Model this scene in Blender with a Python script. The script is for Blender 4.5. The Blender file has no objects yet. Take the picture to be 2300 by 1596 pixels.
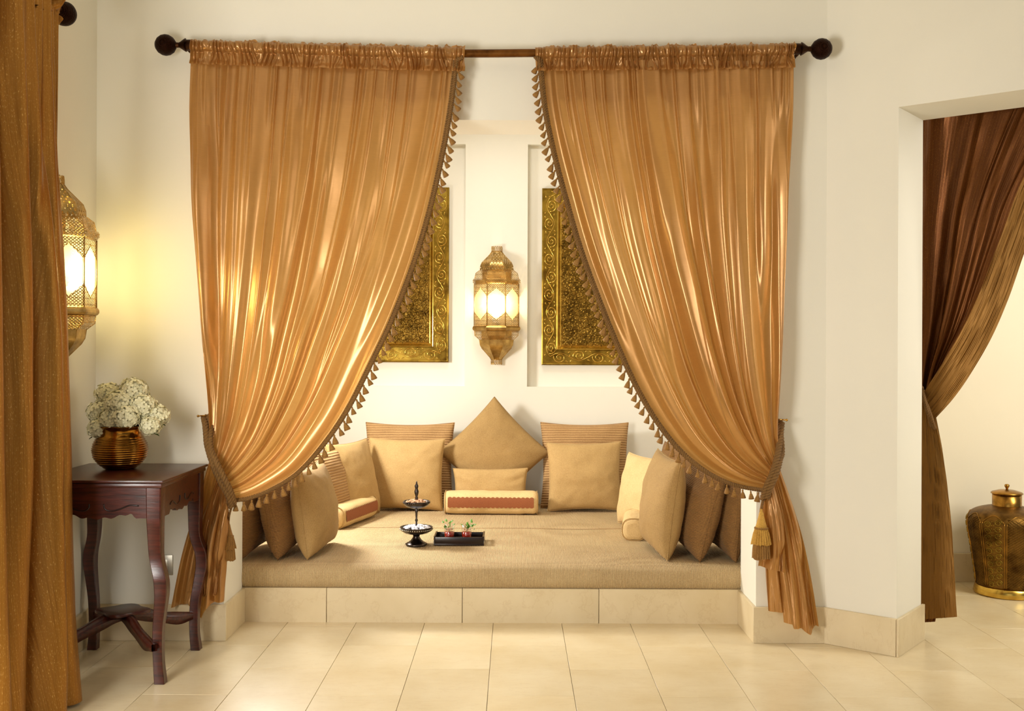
import bpy, bmesh, math, random
import numpy as np
from mathutils import Vector, Matrix
random.seed(7); RS = np.random.RandomState(7)
PI = math.pi
D = bpy.data; C = bpy.context.scene.collection
sc = bpy.context.scene

# ------------------------------------------------------------------ camera
F, CX, CY, H, TH = 2330.0, 1155.0, 782.0, 1.3, 0.0042
cam = D.cameras.new('camera'); cam.sensor_width = 36; cam.lens = F / 2300 * 36
cam.shift_x = (1150 - CX) / 2300; cam.shift_y = (CY - 798) / 2300
co = D.objects.new('camera', cam); C.objects.link(co)
ct, st = math.cos(TH), math.sin(TH)
co.matrix_world = Matrix(((ct, -st, 0, 0), (0, 0, -1, 0), (st, ct, 0, H), (0, 0, 0, 1)))
cam.clip_start = 0.05
sc.camera = co

# ------------------------------------------------------------------ world, lights, exposure
w = D.worlds.new('world'); sc.world = w; w.use_nodes = True
w.node_tree.nodes['Background'].inputs[0].default_value = (1.0, 0.97, 0.92, 1)
w.node_tree.nodes['Background'].inputs[1].default_value = 0.12
def area(name, loc, target, sx, sy, power, col):
    l = D.lights.new(name, 'AREA'); l.shape = 'RECTANGLE'; l.size = sx; l.size_y = sy; l.energy = power; l.color = col
    o = D.objects.new(name, l); C.objects.link(o); o.location = loc
    o.rotation_euler = (Vector(target) - Vector(loc)).to_track_quat('-Z', 'Y').to_euler()
    return o
area('window_daylight', (-1.80, 1.5, 1.30), (0.9, 4.5, 1.0), 0.8, 1.2, 76, (1.0, 0.965, 0.90))
area('room_fill', (0.6, -1.8, 1.4), (0.5, 4.5, 0.9), 2.6, 1.6, 12, (0.98, 0.98, 1.0))  # soft fill added behind the camera, no source of its own
area('alcove_ceiling_lamp', (-0.25, 5.95, 2.95), (0.0, 5.75, 0), 0.5, 0.4, 13, (1.0, 0.98, 0.93))
area('alcove_side_light', (-1.42, 5.72, 1.32), (0.5, 5.45, 0.30), 0.36, 0.36, 47, (1.0, 0.98, 0.93))
area('next_room_daylight', (3.6, 3.4, 2.2), (2.3, 5.2, 0.5), 1.2, 1.4, 84, (1.0, 0.955, 0.86))
sc.view_settings.view_transform = 'Standard'; sc.view_settings.look = 'None'
sc.view_settings.gamma = 1; sc.view_settings.use_curve_mapping = False
sc.view_settings.exposure = 0.30

# ------------------------------------------------------------------ helpers
def P(px, py, Y):
    """a pixel measured on the photograph, as a point on the plane at depth Y"""
    u = (px - CX) / F; v = -(py - CY) / F
    x = u - TH * v; z = v + TH * u
    return np.array([x * Y, Y, H + z * Y])
def Pplane(px, py, q, n):
    d = P(px, py, 1.0) - np.array([0, 0, H]); o = np.array([0, 0, H])
    k = np.dot(np.array(q) - o, n) / np.dot(d, n)
    return o + k * d
def lin(c):
    r = []
    for v in c[:3]:
        v = v / 255.0
        r.append(v / 12.92 if v <= 0.04045 else ((v + 0.055) / 1.055) ** 2.4)
    return (*r, 1.0)
def obj(name, me, mat=None, parent=None, smooth=True):
    o = D.objects.new(name, me); C.objects.link(o)
    if mat is not None and len(me.materials) == 0: me.materials.append(mat)
    if parent is not None: o.parent = parent
    if smooth is True: me.shade_smooth()
    return o
def tag(o, label=None, cat=None, group=None, kind=None):
    if label: o['label'] = label
    if cat: o['category'] = cat
    if group: o['group'] = group
    if kind: o['kind'] = kind
    return o
def empty(name, loc=(0, 0, 0), rz=0, label=None, cat=None, group=None):
    o = D.objects.new(name, None); C.objects.link(o); o.location = loc; o.rotation_euler = (0, 0, rz)
    o.empty_display_size = 0.05
    return tag(o, label, cat, group)
def copy_tree(o, parent=None):
    c = o.copy(); C.objects.link(c); c.parent = parent
    for ch in list(o.children): copy_tree(ch, c)
    return c
def mesh_pd(v, f, uv=None):
    me = D.meshes.new('m'); me.from_pydata([tuple(map(float, p)) for p in v], [], [tuple(map(int, q)) for q in f]); me.update()
    return me
def grid_mesh(V, uv=None, close_u=False, close_v=False):
    """V: (n, m, 3)"""
    n, m, _ = V.shape
    idx = np.arange(n * m).reshape(n, m)
    if close_u: idx = np.vstack([idx, idx[:1]])
    if close_v: idx = np.hstack([idx, idx[:, :1]])
    q = np.stack([idx[:-1, :-1], idx[1:, :-1], idx[1:, 1:], idx[:-1, 1:]], -1).reshape(-1, 4)
    me = D.meshes.new('g'); me.vertices.add(n * m); me.vertices.foreach_set('co', V.astype(np.float32).ravel())
    nq = len(q); me.loops.add(nq * 4); me.loops.foreach_set('vertex_index', q.astype(np.int32).ravel())
    me.polygons.add(nq); me.polygons.foreach_set('loop_start', np.arange(0, nq * 4, 4, dtype=np.int32))
    me.polygons.foreach_set('loop_total', np.full(nq, 4, dtype=np.int32)); me.update(calc_edges=True)
    if uv is not None:
        l = me.uv_layers.new(name='UVMap')
        l.data.foreach_set('uv', uv.reshape(-1, 2)[q.ravel()].astype(np.float32).ravel())
    return me
class MB:
    """collects simple solids into one mesh"""
    def __init__(s): s.v = []; s.f = []
    def add(s, v, f):
        n = len(s.v); s.v += [tuple(map(float, p)) for p in v]; s.f += [tuple(i + n for i in q) for q in f]; return s
    def box(s, a, b):
        (x0, y0, z0), (x1, y1, z1) = a, b
        return s.add([(x0, y0, z0), (x1, y0, z0), (x1, y1, z0), (x0, y1, z0), (x0, y0, z1), (x1, y0, z1), (x1, y1, z1), (x0, y1, z1)],
                     [(0, 3, 2, 1), (4, 5, 6, 7), (0, 1, 5, 4), (1, 2, 6, 5), (2, 3, 7, 6), (3, 0, 4, 7)])
    def prism(s, poly, z0, z1):
        """poly in XY, counter-clockwise"""
        n = len(poly)
        return s.add([(x, y, z0) for x, y in poly] + [(x, y, z1) for x, y in poly],
                     [tuple(range(n - 1, -1, -1)), tuple(range(n, 2 * n))] + [(i, (i + 1) % n, n + (i + 1) % n, n + i) for i in range(n)])
    def extrude(s, poly, fn0, fn1):
        """poly 2-D; fn0/fn1 map (a,b) to a 3-D point on the two faces"""
        n = len(poly)
        return s.add([fn0(*p) for p in poly] + [fn1(*p) for p in poly],
                     [tuple(range(n - 1, -1, -1)), tuple(range(n, 2 * n))] + [(i, (i + 1) % n, n + (i + 1) % n, n + i) for i in range(n)])
    def lathe(s, prof, n=32, c=(0, 0, 0), a0=0):
        m = len(prof); v = []; f = []
        for i in range(n):
            a = a0 + 2 * PI * i / n
            for r, z in prof: v.append((c[0] + r * math.cos(a), c[1] + r * math.sin(a), c[2] + z))
        for i in range(n):
            j = (i + 1) % n
            for k in range(m - 1): f.append((i * m + k, j * m + k, j * m + k + 1, i * m + k + 1))
        if prof[0][0] > 1e-5: f.append(tuple(i * m for i in range(n - 1, -1, -1)))
        if prof[-1][0] > 1e-5: f.append(tuple(i * m + m - 1 for i in range(n)))
        return s.add(v, f)
    def tube(s, pts, r, n=8, closed=False, flat=None):
        V = sweep(pts, r, n, closed, flat); m, k, _ = V.shape; v = V.reshape(-1, 3).tolist(); f = []
        for i in range(m if closed else m - 1):
            for j in range(k):
                a = i * k + j; b = i * k + (j + 1) % k; c = ((i + 1) % m) * k + (j + 1) % k; d = ((i + 1) % m) * k + j
                f.append((a, b, c, d))
        if not closed: f += [tuple(range(k - 1, -1, -1)), tuple((m - 1) * k + j for j in range(k))]
        return s.add(v, f)
    def build(s, name, mat, parent=None, smooth=True, bevel=0, seg=2, angle=None):
        me = mesh_pd(s.v, s.f)
        o = obj(name, me, mat, parent, smooth=smooth and angle is None)
        if bevel:
            bm = bmesh.new(); bm.from_mesh(me)
            bmesh.ops.remove_doubles(bm, verts=bm.verts, dist=1e-6)
            es = [e for e in bm.edges if len(e.link_faces) == 2 and e.calc_face_angle(0) > 0.5]
            bmesh.ops.bevel(bm, geom=es, offset=bevel, segments=seg, affect='EDGES', profile=0.5)
            bm.to_mesh(me); bm.free()
            me.shade_smooth(); me.set_sharp_from_angle(angle=0.7)
        elif angle is not None:
            me.shade_smooth(); me.set_sharp_from_angle(angle=angle)
        return o
def frames(pts, closed=False):
    pts = np.asarray(pts, float)
    t = np.gradient(pts, axis=0) if not closed else (np.roll(pts, -1, 0) - np.roll(pts, 1, 0))
    t /= np.linalg.norm(t, axis=1)[:, None] + 1e-12
    ref = np.array([0, -1.0, 0.01]); 
    if abs(np.dot(t[0], ref)) > 0.9: ref = np.array([0.0, 0.1, 1.0])
    n = np.zeros_like(pts); prev = ref
    for i in range(len(pts)):
        a = prev - np.dot(prev, t[i]) * t[i]; a /= np.linalg.norm(a) + 1e-12; n[i] = a; prev = a
    b = np.cross(t, n)
    return t, n, b
def sweep(pts, r, n=8, closed=False, flat=None):
    pts = np.asarray(pts, float); t, nn, b = frames(pts, closed)
    r = np.broadcast_to(np.asarray(r, float), (len(pts),))
    a = np.arange(n) * 2 * PI / n
    fn = 1.0 if flat is None else flat
    return pts[:, None, :] + r[:, None, None] * (fn * np.cos(a)[None, :, None] * nn[:, None, :] + np.sin(a)[None, :, None] * b[:, None, :])
def rope(mb, pts, R, r, pitch, strands=3, n=6):
    pts = resample(pts, 0.004 if R > 0.004 else 0.003); t, nn, b = frames(pts)
    s = np.concatenate([[0], np.cumsum(np.linalg.norm(np.diff(pts, axis=0), axis=1))])
    for k in range(strands):
        a = 2 * PI * s / pitch + 2 * PI * k / strands
        mb.tube(pts + R * (np.cos(a)[:, None] * nn + np.sin(a)[:, None] * b), r, n)
def resample(pts, step):
    pts = np.asarray(pts, float); c = catmull(pts, 24)
    s = np.concatenate([[0], np.cumsum(np.linalg.norm(np.diff(c, axis=0), axis=1))])
    k = max(3, int(s[-1] / step)); u = np.linspace(0, s[-1], k)
    return np.stack([np.interp(u, s, c[:, i]) for i in range(c.shape[1])], 1)
def catmull(p, k=16):
    p = np.asarray(p, float)
    if len(p) < 3: return np.array([p[0] + (p[-1] - p[0]) * t for t in np.linspace(0, 1, k)])
    q = np.vstack([2 * p[0] - p[1], p, 2 * p[-1] - p[-2]]); out = []
    for i in range(1, len(q) - 2):
        t = np.linspace(0, 1, k, endpoint=False)[:, None]
        a, b, c, d = q[i - 1], q[i], q[i + 1], q[i + 2]
        out.append(0.5 * ((2 * b) + (-a + c) * t + (2 * a - 5 * b + 4 * c - d) * t ** 2 + (-a + 3 * b - 3 * c + d) * t ** 3))
    out.append(p[-1:]); return np.vstack(out)
def curve_at(pts, T):
    """arc-length parametrised smooth curve through pts, sampled at T in 0..1"""
    c = catmull(pts, 24); s = np.concatenate([[0], np.cumsum(np.linalg.norm(np.diff(c, axis=0), axis=1))]); s /= s[-1]
    return np.stack([np.interp(T, s, c[:, i]) for i in range(c.shape[1])], -1)
def vnoise(x, y, seed=0):
    """smooth value noise in -1..1"""
    g = np.random.RandomState(seed).rand(64, 64) * 2 - 1
    xi = np.floor(x).astype(int); yi = np.floor(y).astype(int); fx = x - xi; fy = y - yi
    fx = fx * fx * fx * (fx * (fx * 6 - 15) + 10); fy = fy * fy * fy * (fy * (fy * 6 - 15) + 10)
    a = g[xi % 64, yi % 64]; b = g[(xi + 1) % 64, yi % 64]; c = g[xi % 64, (yi + 1) % 64]; d = g[(xi + 1) % 64, (yi + 1) % 64]
    return (a * (1 - fx) + b * fx) * (1 - fy) + (c * (1 - fx) + d * fx) * fy
def sstep(a, b, x):
    t = np.clip((x - a) / (b - a), 0, 1); return t * t * (3 - 2 * t)

# ------------------------------------------------------------------ materials
class NT:
    def __init__(s, name):
        s.m = D.materials.new(name); s.m.use_nodes = True; s.t = s.m.node_tree; s.N = s.t.nodes; s.L = s.t.links
        s.b = s.N['Principled BSDF']; s.out = s.N['Material Output']
    def n(s, typ, **kw):
        o = s.N.new(typ)
        for k, v in kw.items():
            if k.startswith('i_'): 
                key = k[2:]; key = int(key) if key.isdigit() else key.replace('_', ' ')
                o.inputs[key].default_value = v
            else: setattr(o, k, v)
        return o
    def l(s, a, b): s.L.new(a, b)
    def coord(s, kind='Object', scale=(1, 1, 1), rot=(0, 0, 0)):
        c = s.n('ShaderNodeTexCoord'); m = s.n('ShaderNodeMapping'); m.inputs['Scale'].default_value = scale; m.inputs['Rotation'].default_value = rot
        s.l(c.outputs[kind], m.inputs[0]); return m.outputs[0]
    def noise(s, vec, scale, detail=3, rough=0.5):
        o = s.n('ShaderNodeTexNoise'); o.inputs['Scale'].default_value = scale; o.inputs['Detail'].default_value = detail
        o.inputs['Roughness'].default_value = rough; s.l(vec, o.inputs['Vector']); return o.outputs[0]
    def ramp(s, fac, stops):
        o = s.n('ShaderNodeValToRGB'); e = o.color_ramp.elements
        e[0].position, e[0].color = stops[0]; e[1].position, e[1].color = stops[-1]
        for p, c in stops[1:-1]:
            x = e.new(p); x.color = c
        s.l(fac, o.inputs[0]); return o.outputs[0]
    def math(s, op, a, b=None, c=None):
        o = s.n('ShaderNodeMath', operation=op)
        for i, v in enumerate((a, b, c)):
            if v is None: continue
            if isinstance(v, (int, float)): o.inputs[i].default_value = v
            else: s.l(v, o.inputs[i])
        return o.outputs[0]
    def mixc(s, fac, a, b, mode='MIX'):
        o = s.n('ShaderNodeMix', data_type='RGBA', blend_type=mode)
        for i, v in ((0, fac), (6, a), (7, b)):
            if isinstance(v, (int, float, tuple)): o.inputs[i].default_value = v
            else: s.l(v, o.inputs[i])
        return o.outputs[2]
    def bump(s, h, strength, dist=0.01, normal=None):
        o = s.n('ShaderNodeBump'); o.inputs['Strength'].default_value = strength; o.inputs['Distance'].default_value = dist
        s.l(h, o.inputs['Height'])
        if normal is not None: s.l(normal, o.inputs['Normal'])
        return o.outputs[0]
def plaster(name, col):
    t = NT(name); v = t.coord(); n1 = t.noise(v, 1.3, 4, 0.6)
    c = t.mixc(n1, lin([x * 0.965 for x in col]), lin(col)); t.l(c, t.b.inputs['Base Color'])
    t.b.inputs['Roughness'].default_value = 0.75
    t.l(t.bump(t.noise(v, 90, 4), 0.06, 0.003), t.b.inputs['Normal']); return t.m
def stone(name, col, col2, rough=0.32):
    t = NT(name); v = t.coord(); oi = t.n('ShaderNodeObjectInfo')
    va = t.n('ShaderNodeVectorMath', operation='ADD'); t.l(v, va.inputs[0])
    vm = t.n('ShaderNodeVectorMath', operation='SCALE'); vm.inputs['Scale'].default_value = 37.0
    cx = t.n('ShaderNodeCombineXYZ'); t.l(oi.outputs['Random'], cx.inputs[0]); t.l(oi.outputs['Random'], cx.inputs[1]); t.l(cx.outputs[0], vm.inputs[0])
    t.l(vm.outputs[0], va.inputs[1]); vec = va.outputs[0]
    mp = t.n('ShaderNodeMapping'); mp.inputs['Scale'].default_value = (1.0, 4.5, 1.0); t.l(vec, mp.inputs[0])
    cloud = t.noise(vec, 3.0, 5, 0.6); vein = t.noise(mp.outputs[0], 4.0, 8, 0.62)
    c = t.ramp(cloud, [(0.3, lin(col2)), (0.7, lin(col))])
    vv = t.ramp(vein, [(0.485, (0, 0, 0, 1)), (0.5, (1, 1, 1, 1)), (0.515, (0, 0, 0, 1))])
    c2 = t.mixc(t.math('MULTIPLY', vv, 0.16), c, lin((176, 140, 92)))
    hv = t.math('MULTIPLY_ADD', oi.outputs['Random'], 0.07, 0.955)
    hs = t.n('ShaderNodeHueSaturation'); t.l(hv, hs.inputs['Value']); t.l(c2, hs.inputs['Color'])
    t.l(hs.outputs[0], t.b.inputs['Base Color']); t.b.inputs['Roughness'].default_value = rough
    t.b.inputs['Specular IOR Level'].default_value = 0.45
    t.l(t.bump(vein, 0.04, 0.003), t.b.inputs['Normal']); return t.m
def simple(name, col, rough=0.5, metal=0.0, **kw):
    t = NT(name); t.b.inputs['Base Color'].default_value = lin(col); t.b.inputs['Roughness'].default_value = rough
    t.b.inputs['Metallic'].default_value = metal
    for k, v in kw.items(): t.b.inputs[k.replace('_', ' ')].default_value = v
    return t.m
def silk(name, col, col2, transl=0.3):
    t = NT(name); uv = t.coord('UV')
    m1 = t.n('ShaderNodeMapping'); m1.inputs['Scale'].default_value = (14, 520, 1); t.l(uv, m1.inputs[0])
    slub = t.noise(m1.outputs[0], 1.0, 3, 0.6)
    m2 = t.n('ShaderNodeMapping'); m2.inputs['Scale'].default_value = (420, 9, 1); t.l(uv, m2.inputs[0])
    warp = t.noise(m2.outputs[0], 1.0, 2, 0.5)
    big = t.noise(uv, 7, 4, 0.6)
    c = t.mixc(big, lin(col2), lin(col))
    c = t.mixc(t.math('MULTIPLY', slub, 0.35), c, lin([min(255, x * 1.12) for x in col]))
    t.l(c, t.b.inputs['Base Color']); t.b.inputs['Roughness'].default_value = 0.30
    t.b.inputs['Metallic'].default_value = 0.50; t.b.inputs['Specular IOR Level'].default_value = 0.9; t.b.inputs['Coat Weight'].default_value = 0.22; t.b.inputs['Coat Roughness'].default_value = 0.32
    # faint moire ripples running across the weave
    m3 = t.n('ShaderNodeMapping'); m3.inputs['Scale'].default_value = (16, 42, 1); m3.inputs['Rotation'].default_value = (0, 0, 0.5); t.l(uv, m3.inputs[0])
    moire = t.noise(m3.outputs[0], 1.0, 2, 0.5)
    nb = t.bump(slub, 0.07, 0.002); nb = t.bump(warp, 0.03, 0.002, nb); nb = t.bump(moire, 0.07, 0.004, nb)
    t.l(nb, t.b.inputs['Normal'])
    tr = t.n('ShaderNodeBsdfTranslucent'); hs = t.n('ShaderNodeHueSaturation'); hs.inputs['Hue'].default_value = 0.512; hs.inputs['Saturation'].default_value = 1.0; hs.inputs['Value'].default_value = 2.0
    t.l(c, hs.inputs['Color']); t.l(hs.outputs[0], tr.inputs['Color']); t.l(nb, tr.inputs['Normal'])
    mx = t.n('ShaderNodeMixShader'); mx.inputs[0].default_value = transl
    t.l(t.b.outputs[0], mx.inputs[1]); t.l(tr.outputs[0], mx.inputs[2]); t.l(mx.outputs[0], t.out.inputs[0]); return t.m
def drape(name, col, dark, thread, transl=0.0):
    """heavy brown cloth with vertical metallic threads"""
    t = NT(name); uv = t.coord('UV')
    m1 = t.n('ShaderNodeMapping'); m1.inputs['Scale'].default_value = (430, 5, 1); t.l(uv, m1.inputs[0])
    th = t.noise(m1.outputs[0], 1.0, 4, 0.7)
    m2 = t.n('ShaderNodeMapping'); m2.inputs['Scale'].default_value = (700, 160, 1); t.l(uv, m2.inputs[0])
    sp = t.noise(m2.outputs[0], 1.0, 2, 0.6)
    wv = t.n('ShaderNodeTexWave', wave_type='BANDS', bands_direction='X'); wv.inputs['Scale'].default_value = 28; wv.inputs['Distortion'].default_value = 2.0
    wv.inputs['Detail'].default_value = 2; t.l(uv, wv.inputs['Vector'])
    c = t.ramp(th, [(0.25, lin(dark)), (0.65, lin(col))])
    k = t.ramp(sp, [(0.58, (0, 0, 0, 1)), (0.72, (1, 1, 1, 1))])
    k = t.math('MULTIPLY', k, t.ramp(th, [(0.42, (0, 0, 0, 1)), (0.6, (1, 1, 1, 1))]))
    t.l(t.mixc(k, c, lin(thread)), t.b.inputs['Base Color'])
    t.b.inputs['Metallic'].default_value = 0.7; t.b.inputs['Roughness'].default_value = 0.36
    nb = t.bump(th, 0.3, 0.002); nb = t.bump(wv.outputs[0], 0.15, 0.002, nb); t.l(nb, t.b.inputs['Normal'])
    return t.m
def weave(name, col, dark, ribs=None, scale=1.0, bumpk=0.5, axis='X', sheen=0.3):
    """woven upholstery; ribs = rib scale along axis (object space, metres)"""
    t = NT(name); v = t.coord()
    w1 = t.n('ShaderNodeTexWave', wave_type='BANDS', bands_direction='X'); w1.inputs['Scale'].default_value = 60 * scale; w1.inputs['Distortion'].default_value = 1.2; w1.inputs['Detail'].default_value = 2; w1.inputs['Detail Scale'].default_value = 3
    w2 = t.n('ShaderNodeTexWave', wave_type='BANDS', bands_direction='Z'); w2.inputs['Scale'].default_value = 60 * scale; w2.inputs['Distortion'].default_value = 1.2; w2.inputs['Detail'].default_value = 2; w2.inputs['Detail Scale'].default_value = 3
    t.l(v, w1.inputs['Vector']); t.l(v, w2.inputs['Vector'])
    h = t.math('MULTIPLY', t.math('ADD', w1.outputs[1], w2.outputs[1]), 0.5)
    fine = t.noise(v, 260, 2, 0.6); big = t.noise(v, 9, 3, 0.6)
    fac = t.math('ADD', t.math('MULTIPLY', h, 0.22), t.math('ADD', t.math('MULTIPLY', fine, 0.68), t.math('MULTIPLY', big, 0.25)))
    nb = t.bump(h, bumpk * 0.5, 0.001)
    if ribs:
        wr = t.n('ShaderNodeTexWave', wave_type='BANDS', bands_direction=axis); wr.inputs['Scale'].default_value = ribs; wr.inputs['Distortion'].default_value = 0.8; wr.inputs['Detail'].default_value = 1.5
        t.l(v, wr.inputs['Vector']); nb = t.bump(wr.outputs[1], 0.6, 0.006, nb)
        fac = t.math('MULTIPLY', fac, t.math('MULTIPLY_ADD', wr.outputs[1], 0.5, 0.6))
    c = t.ramp(fac, [(0.25, lin(dark)), (0.68, lin(col))]); t.l(c, t.b.inputs['Base Color'])
    t.b.inputs['Roughness'].default_value = 0.78; t.b.inputs['Sheen Weight'].default_value = sheen * 0.15
    nb = t.bump(fine, 0.25, 0.002, nb); t.l(nb, t.b.inputs['Normal']); return t.m
def brass(name, col, rough=0.3, dark=None, emboss=None, es=40, strength=0.6):
    t = NT(name); v = t.coord(); t.b.inputs['Metallic'].default_value = 1.0
    n = t.noise(v, 14, 4, 0.6); dk = dark or [x * 0.55 for x in col]
    c = t.ramp(n, [(0.3, lin(dk)), (0.62, lin(col))]); nb = None
    if emboss == 'dots':
        vo = t.n('ShaderNodeTexVoronoi', feature='F1'); vo.inputs['Scale'].default_value = es; t.l(v, vo.inputs['Vector'])
        h = t.ramp(vo.outputs['Distance'], [(0.1, (1, 1, 1, 1)), (0.55, (0, 0, 0, 1))])
        n2 = t.noise(v, es * 0.6, 3, 0.7)
        hh = t.math('ADD', h, n2); nb = t.bump(hh, strength, 0.006)
        c = t.mixc(t.math('MULTIPLY', h, 0.5), c, lin([min(255, x * 1.25) for x in col]))
    elif emboss == 'grain':
        nb = t.bump(t.noise(v, es, 4, 0.7), strength, 0.003)
    elif emboss == 'studs':
        vo = t.n('ShaderNodeTexVoronoi', feature='F1'); vo.inputs['Scale'].default_value = es; vo.inputs['Randomness'].default_value = 0.2; t.l(v, vo.inputs['Vector'])
        h = t.ramp(vo.outputs['Distance'], [(0.15, (1, 1, 1, 1)), (0.5, (0, 0, 0, 1))]); nb = t.bump(h, strength, 0.004)
        c = t.mixc(h, lin(dk), lin(col))
    t.l(c, t.b.inputs['Base Color']); t.b.inputs['Roughness'].default_value = rough
    if nb is not None: t.l(nb, t.b.inputs['Normal'])
    return t.m
def pierced(name, col, cell=0.014, hole=0.30, aspect=1.0):
    """brass sheet with a lattice of real see-through holes (uv in metres)"""
    t = NT(name); t.b.inputs['Metallic'].default_value = 1.0; t.b.inputs['Roughness'].default_value = 0.34
    uvn = t.n('ShaderNodeTexCoord'); sp = t.n('ShaderNodeSeparateXYZ'); t.l(uvn.outputs['UV'], sp.inputs[0])
    u = t.math('DIVIDE', sp.outputs[0], cell); vv = t.math('DIVIDE', sp.outputs[1], cell * aspect)
    a = t.math('SUBTRACT', t.math('FRACT', t.math('ADD', u, vv)), 0.5); b = t.math('SUBTRACT', t.math('FRACT', t.math('SUBTRACT', u, vv)), 0.5)
    dist = t.math('MAXIMUM', t.math('ABSOLUTE', a), t.math('ABSOLUTE', b))
    # the pattern runs in bands with plain strips between them
    band = t.math('ABSOLUTE', t.math('SUBTRACT', t.math('FRACT', t.math('DIVIDE', sp.outputs[1], cell * aspect * 2.0)), 0.5))
    hl = t.math('MULTIPLY', t.math('LESS_THAN', dist, hole), t.math('LESS_THAN', band, 0.46))
    n = t.noise(t.coord(), 20, 4, 0.6)
    t.l(t.ramp(n, [(0.3, lin([x * 0.6 for x in col])), (0.65, lin(col))]), t.b.inputs['Base Color'])
    rim = t.ramp(dist, [(hole, (0, 0, 0, 1)), (min(0.49, hole + 0.12), (1, 1, 1, 1))]); t.l(t.bump(rim, 0.4, 0.002), t.b.inputs['Normal'])
    tr = t.n('ShaderNodeBsdfTransparent'); mx = t.n('ShaderNodeMixShader'); t.l(hl, mx.inputs[0]); t.l(t.b.outputs[0], mx.inputs[1]); t.l(tr.outputs[0], mx.inputs[2])
    t.l(mx.outputs[0], t.out.inputs[0]); return t.m
def wood(name, col, dark, rough=0.28):
    t = NT(name); v = t.coord('Object', (3, 3, 3)); mp = t.n('ShaderNodeMapping'); mp.inputs['Scale'].default_value = (2, 18, 18); t.l(v, mp.inputs[0])
    g = t.noise(mp.outputs[0], 1.5, 6, 0.65); t.l(t.ramp(g, [(0.3, lin(dark)), (0.7, lin(col))]), t.b.inputs['Base Color'])
    t.b.inputs['Roughness'].default_value = rough; t.l(t.bump(g, 0.12, 0.004), t.b.inputs['Normal']); return t.m
M = {}
M['wall'] = plaster('cream_plaster', (235, 230, 214))
M['wall_b'] = plaster('white_plaster', (238, 234, 220))
M['wall_n'] = plaster('ivory_plaster', (240, 230, 206))
M['tile'] = stone('limestone_tile', (226, 211, 178), (212, 192, 152), 0.28)
M['slab'] = stone('limestone_slab', (224, 207, 172), (210, 190, 150), 0.4)
M['grout'] = simple('grout', (158, 128, 84), 0.9)
M['silk'] = silk('copper_gold_silk', (182, 134, 76), (154, 107, 52), 0.22)
M['drape'] = drape('brown_gold_drape', (164, 114, 44), (136, 90, 30), (236, 196, 116))
M['drape2'] = drape('brown_door_drape', (108, 60, 16), (80, 44, 10), (180, 124, 54))  # tinted darker so the upper cloth looks less lit
M['drape2b'] = drape('brown_door_drape_lit', (138, 98, 44), (124, 85, 34), (180, 136, 68))  # same cloth tinted lighter, for brighter light on its turned back
M['cord'] = weave('bronze_cord', (126, 88, 34), (66, 42, 12), None, 2.5, 0.6)
M['cord2'] = weave('gold_cord', (196, 150, 60), (130, 88, 24), None, 2.5, 0.6)
M['tassel'] = weave('bronze_tassel', (150, 106, 42), (96, 62, 18), None, 2.0, 0.5)
M['rod'] = brass('bronze_rod', (120, 78, 36), 0.38, (74, 44, 18))
M['knob'] = brass('dark_bronze', (78, 48, 32), 0.5, (34, 18, 12), 'studs', 260, 0.9)
M['darkb'] = brass('dark_bronze_turned', (84, 54, 34), 0.45, (40, 24, 14))
M['mat_top'] = weave('mattress_cloth', (214, 188, 140), (160, 128, 84), 46, 1.3, 0.4, 'X')
M['c_plain'] = weave('cushion_gold_linen', (194, 160, 102), (152, 116, 64), None, 3.5, 0.35)
M['c_cream'] = weave('cushion_cream_linen', (226, 196, 138), (186, 148, 92), None, 2.0, 0.3)
M['c_sand'] = weave('cushion_sand_linen', (174, 140, 84), (126, 94, 48), None, 3.5, 0.45)
M['c_rib'] = weave('cushion_ribbed', (196, 156, 102), (142, 102, 56), 20, 1.5, 0.5, 'Z')
M['c_brown'] = weave('cushion_brown_weave', (160, 116, 60), (102, 68, 30), 44, 1.5, 0.6, 'Z')
M['c_band'] = weave('cushion_rust_band', (150, 84, 40), (116, 56, 22), None, 2.0, 0.3)
M['brass'] = brass('brass', (186, 138, 62), 0.27)
M['brass_e'] = brass('brass_embossed', (158, 130, 52), 0.36, (92, 70, 24), 'grain', 120, 0.35)
M['brass_f'] = brass('brass_repousse', (138, 108, 46), 0.42, (66, 46, 16), 'dots', 62, 0.9)
M['brass_b'] = brass('brass_bright', (222, 190, 96), 0.22, (196, 156, 66))
M['brass_pot'] = brass('brass_polished', (176, 124, 50), 0.17, (132, 86, 28))
M['urn'] = brass('urn_brass', (132, 98, 46), 0.42, (72, 48, 18), 'grain', 160, 0.5)
M['lantern'] = pierced('pierced_brass', (204, 168, 100), 0.018, 0.31, 1.25)
M['lantern_d'] = pierced('pierced_brass_dome', (204, 168, 100), 0.020, 0.20, 1.5)
M['lantern_f'] = pierced('pierced_brass_fine', (202, 166, 98), 0.015, 0.33, 0.8)
M['lantern_s'] = brass('lantern_brass', (204, 170, 104), 0.34, (140, 106, 54), 'grain', 90, 0.4)
M['wood'] = wood('dark_red_wood', (84, 34, 22), (34, 12, 8))
M['dwood'] = wood('black_wood', (38, 18, 14), (16, 8, 6))
M['petal'] = simple('petal', (232, 227, 190), 0.7)
M['leaf'] = simple('leaf', (60, 92, 34), 0.5)
M['mint'] = simple('mint_leaf', (86, 140, 40), 0.45)
M['steel'] = simple('brushed_steel', (176, 170, 156), 0.35, 1.0)
M['pewter'] = brass('pewter', (92, 84, 80), 0.28, (44, 38, 38))
M['sugar'] = simple('sugar', (232, 232, 240), 0.5)
M['nut'] = simple('nut', (206, 158, 118), 0.5)
M['tea'] = simple('dark_red_tea', (150, 30, 14), 0.15)
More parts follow.
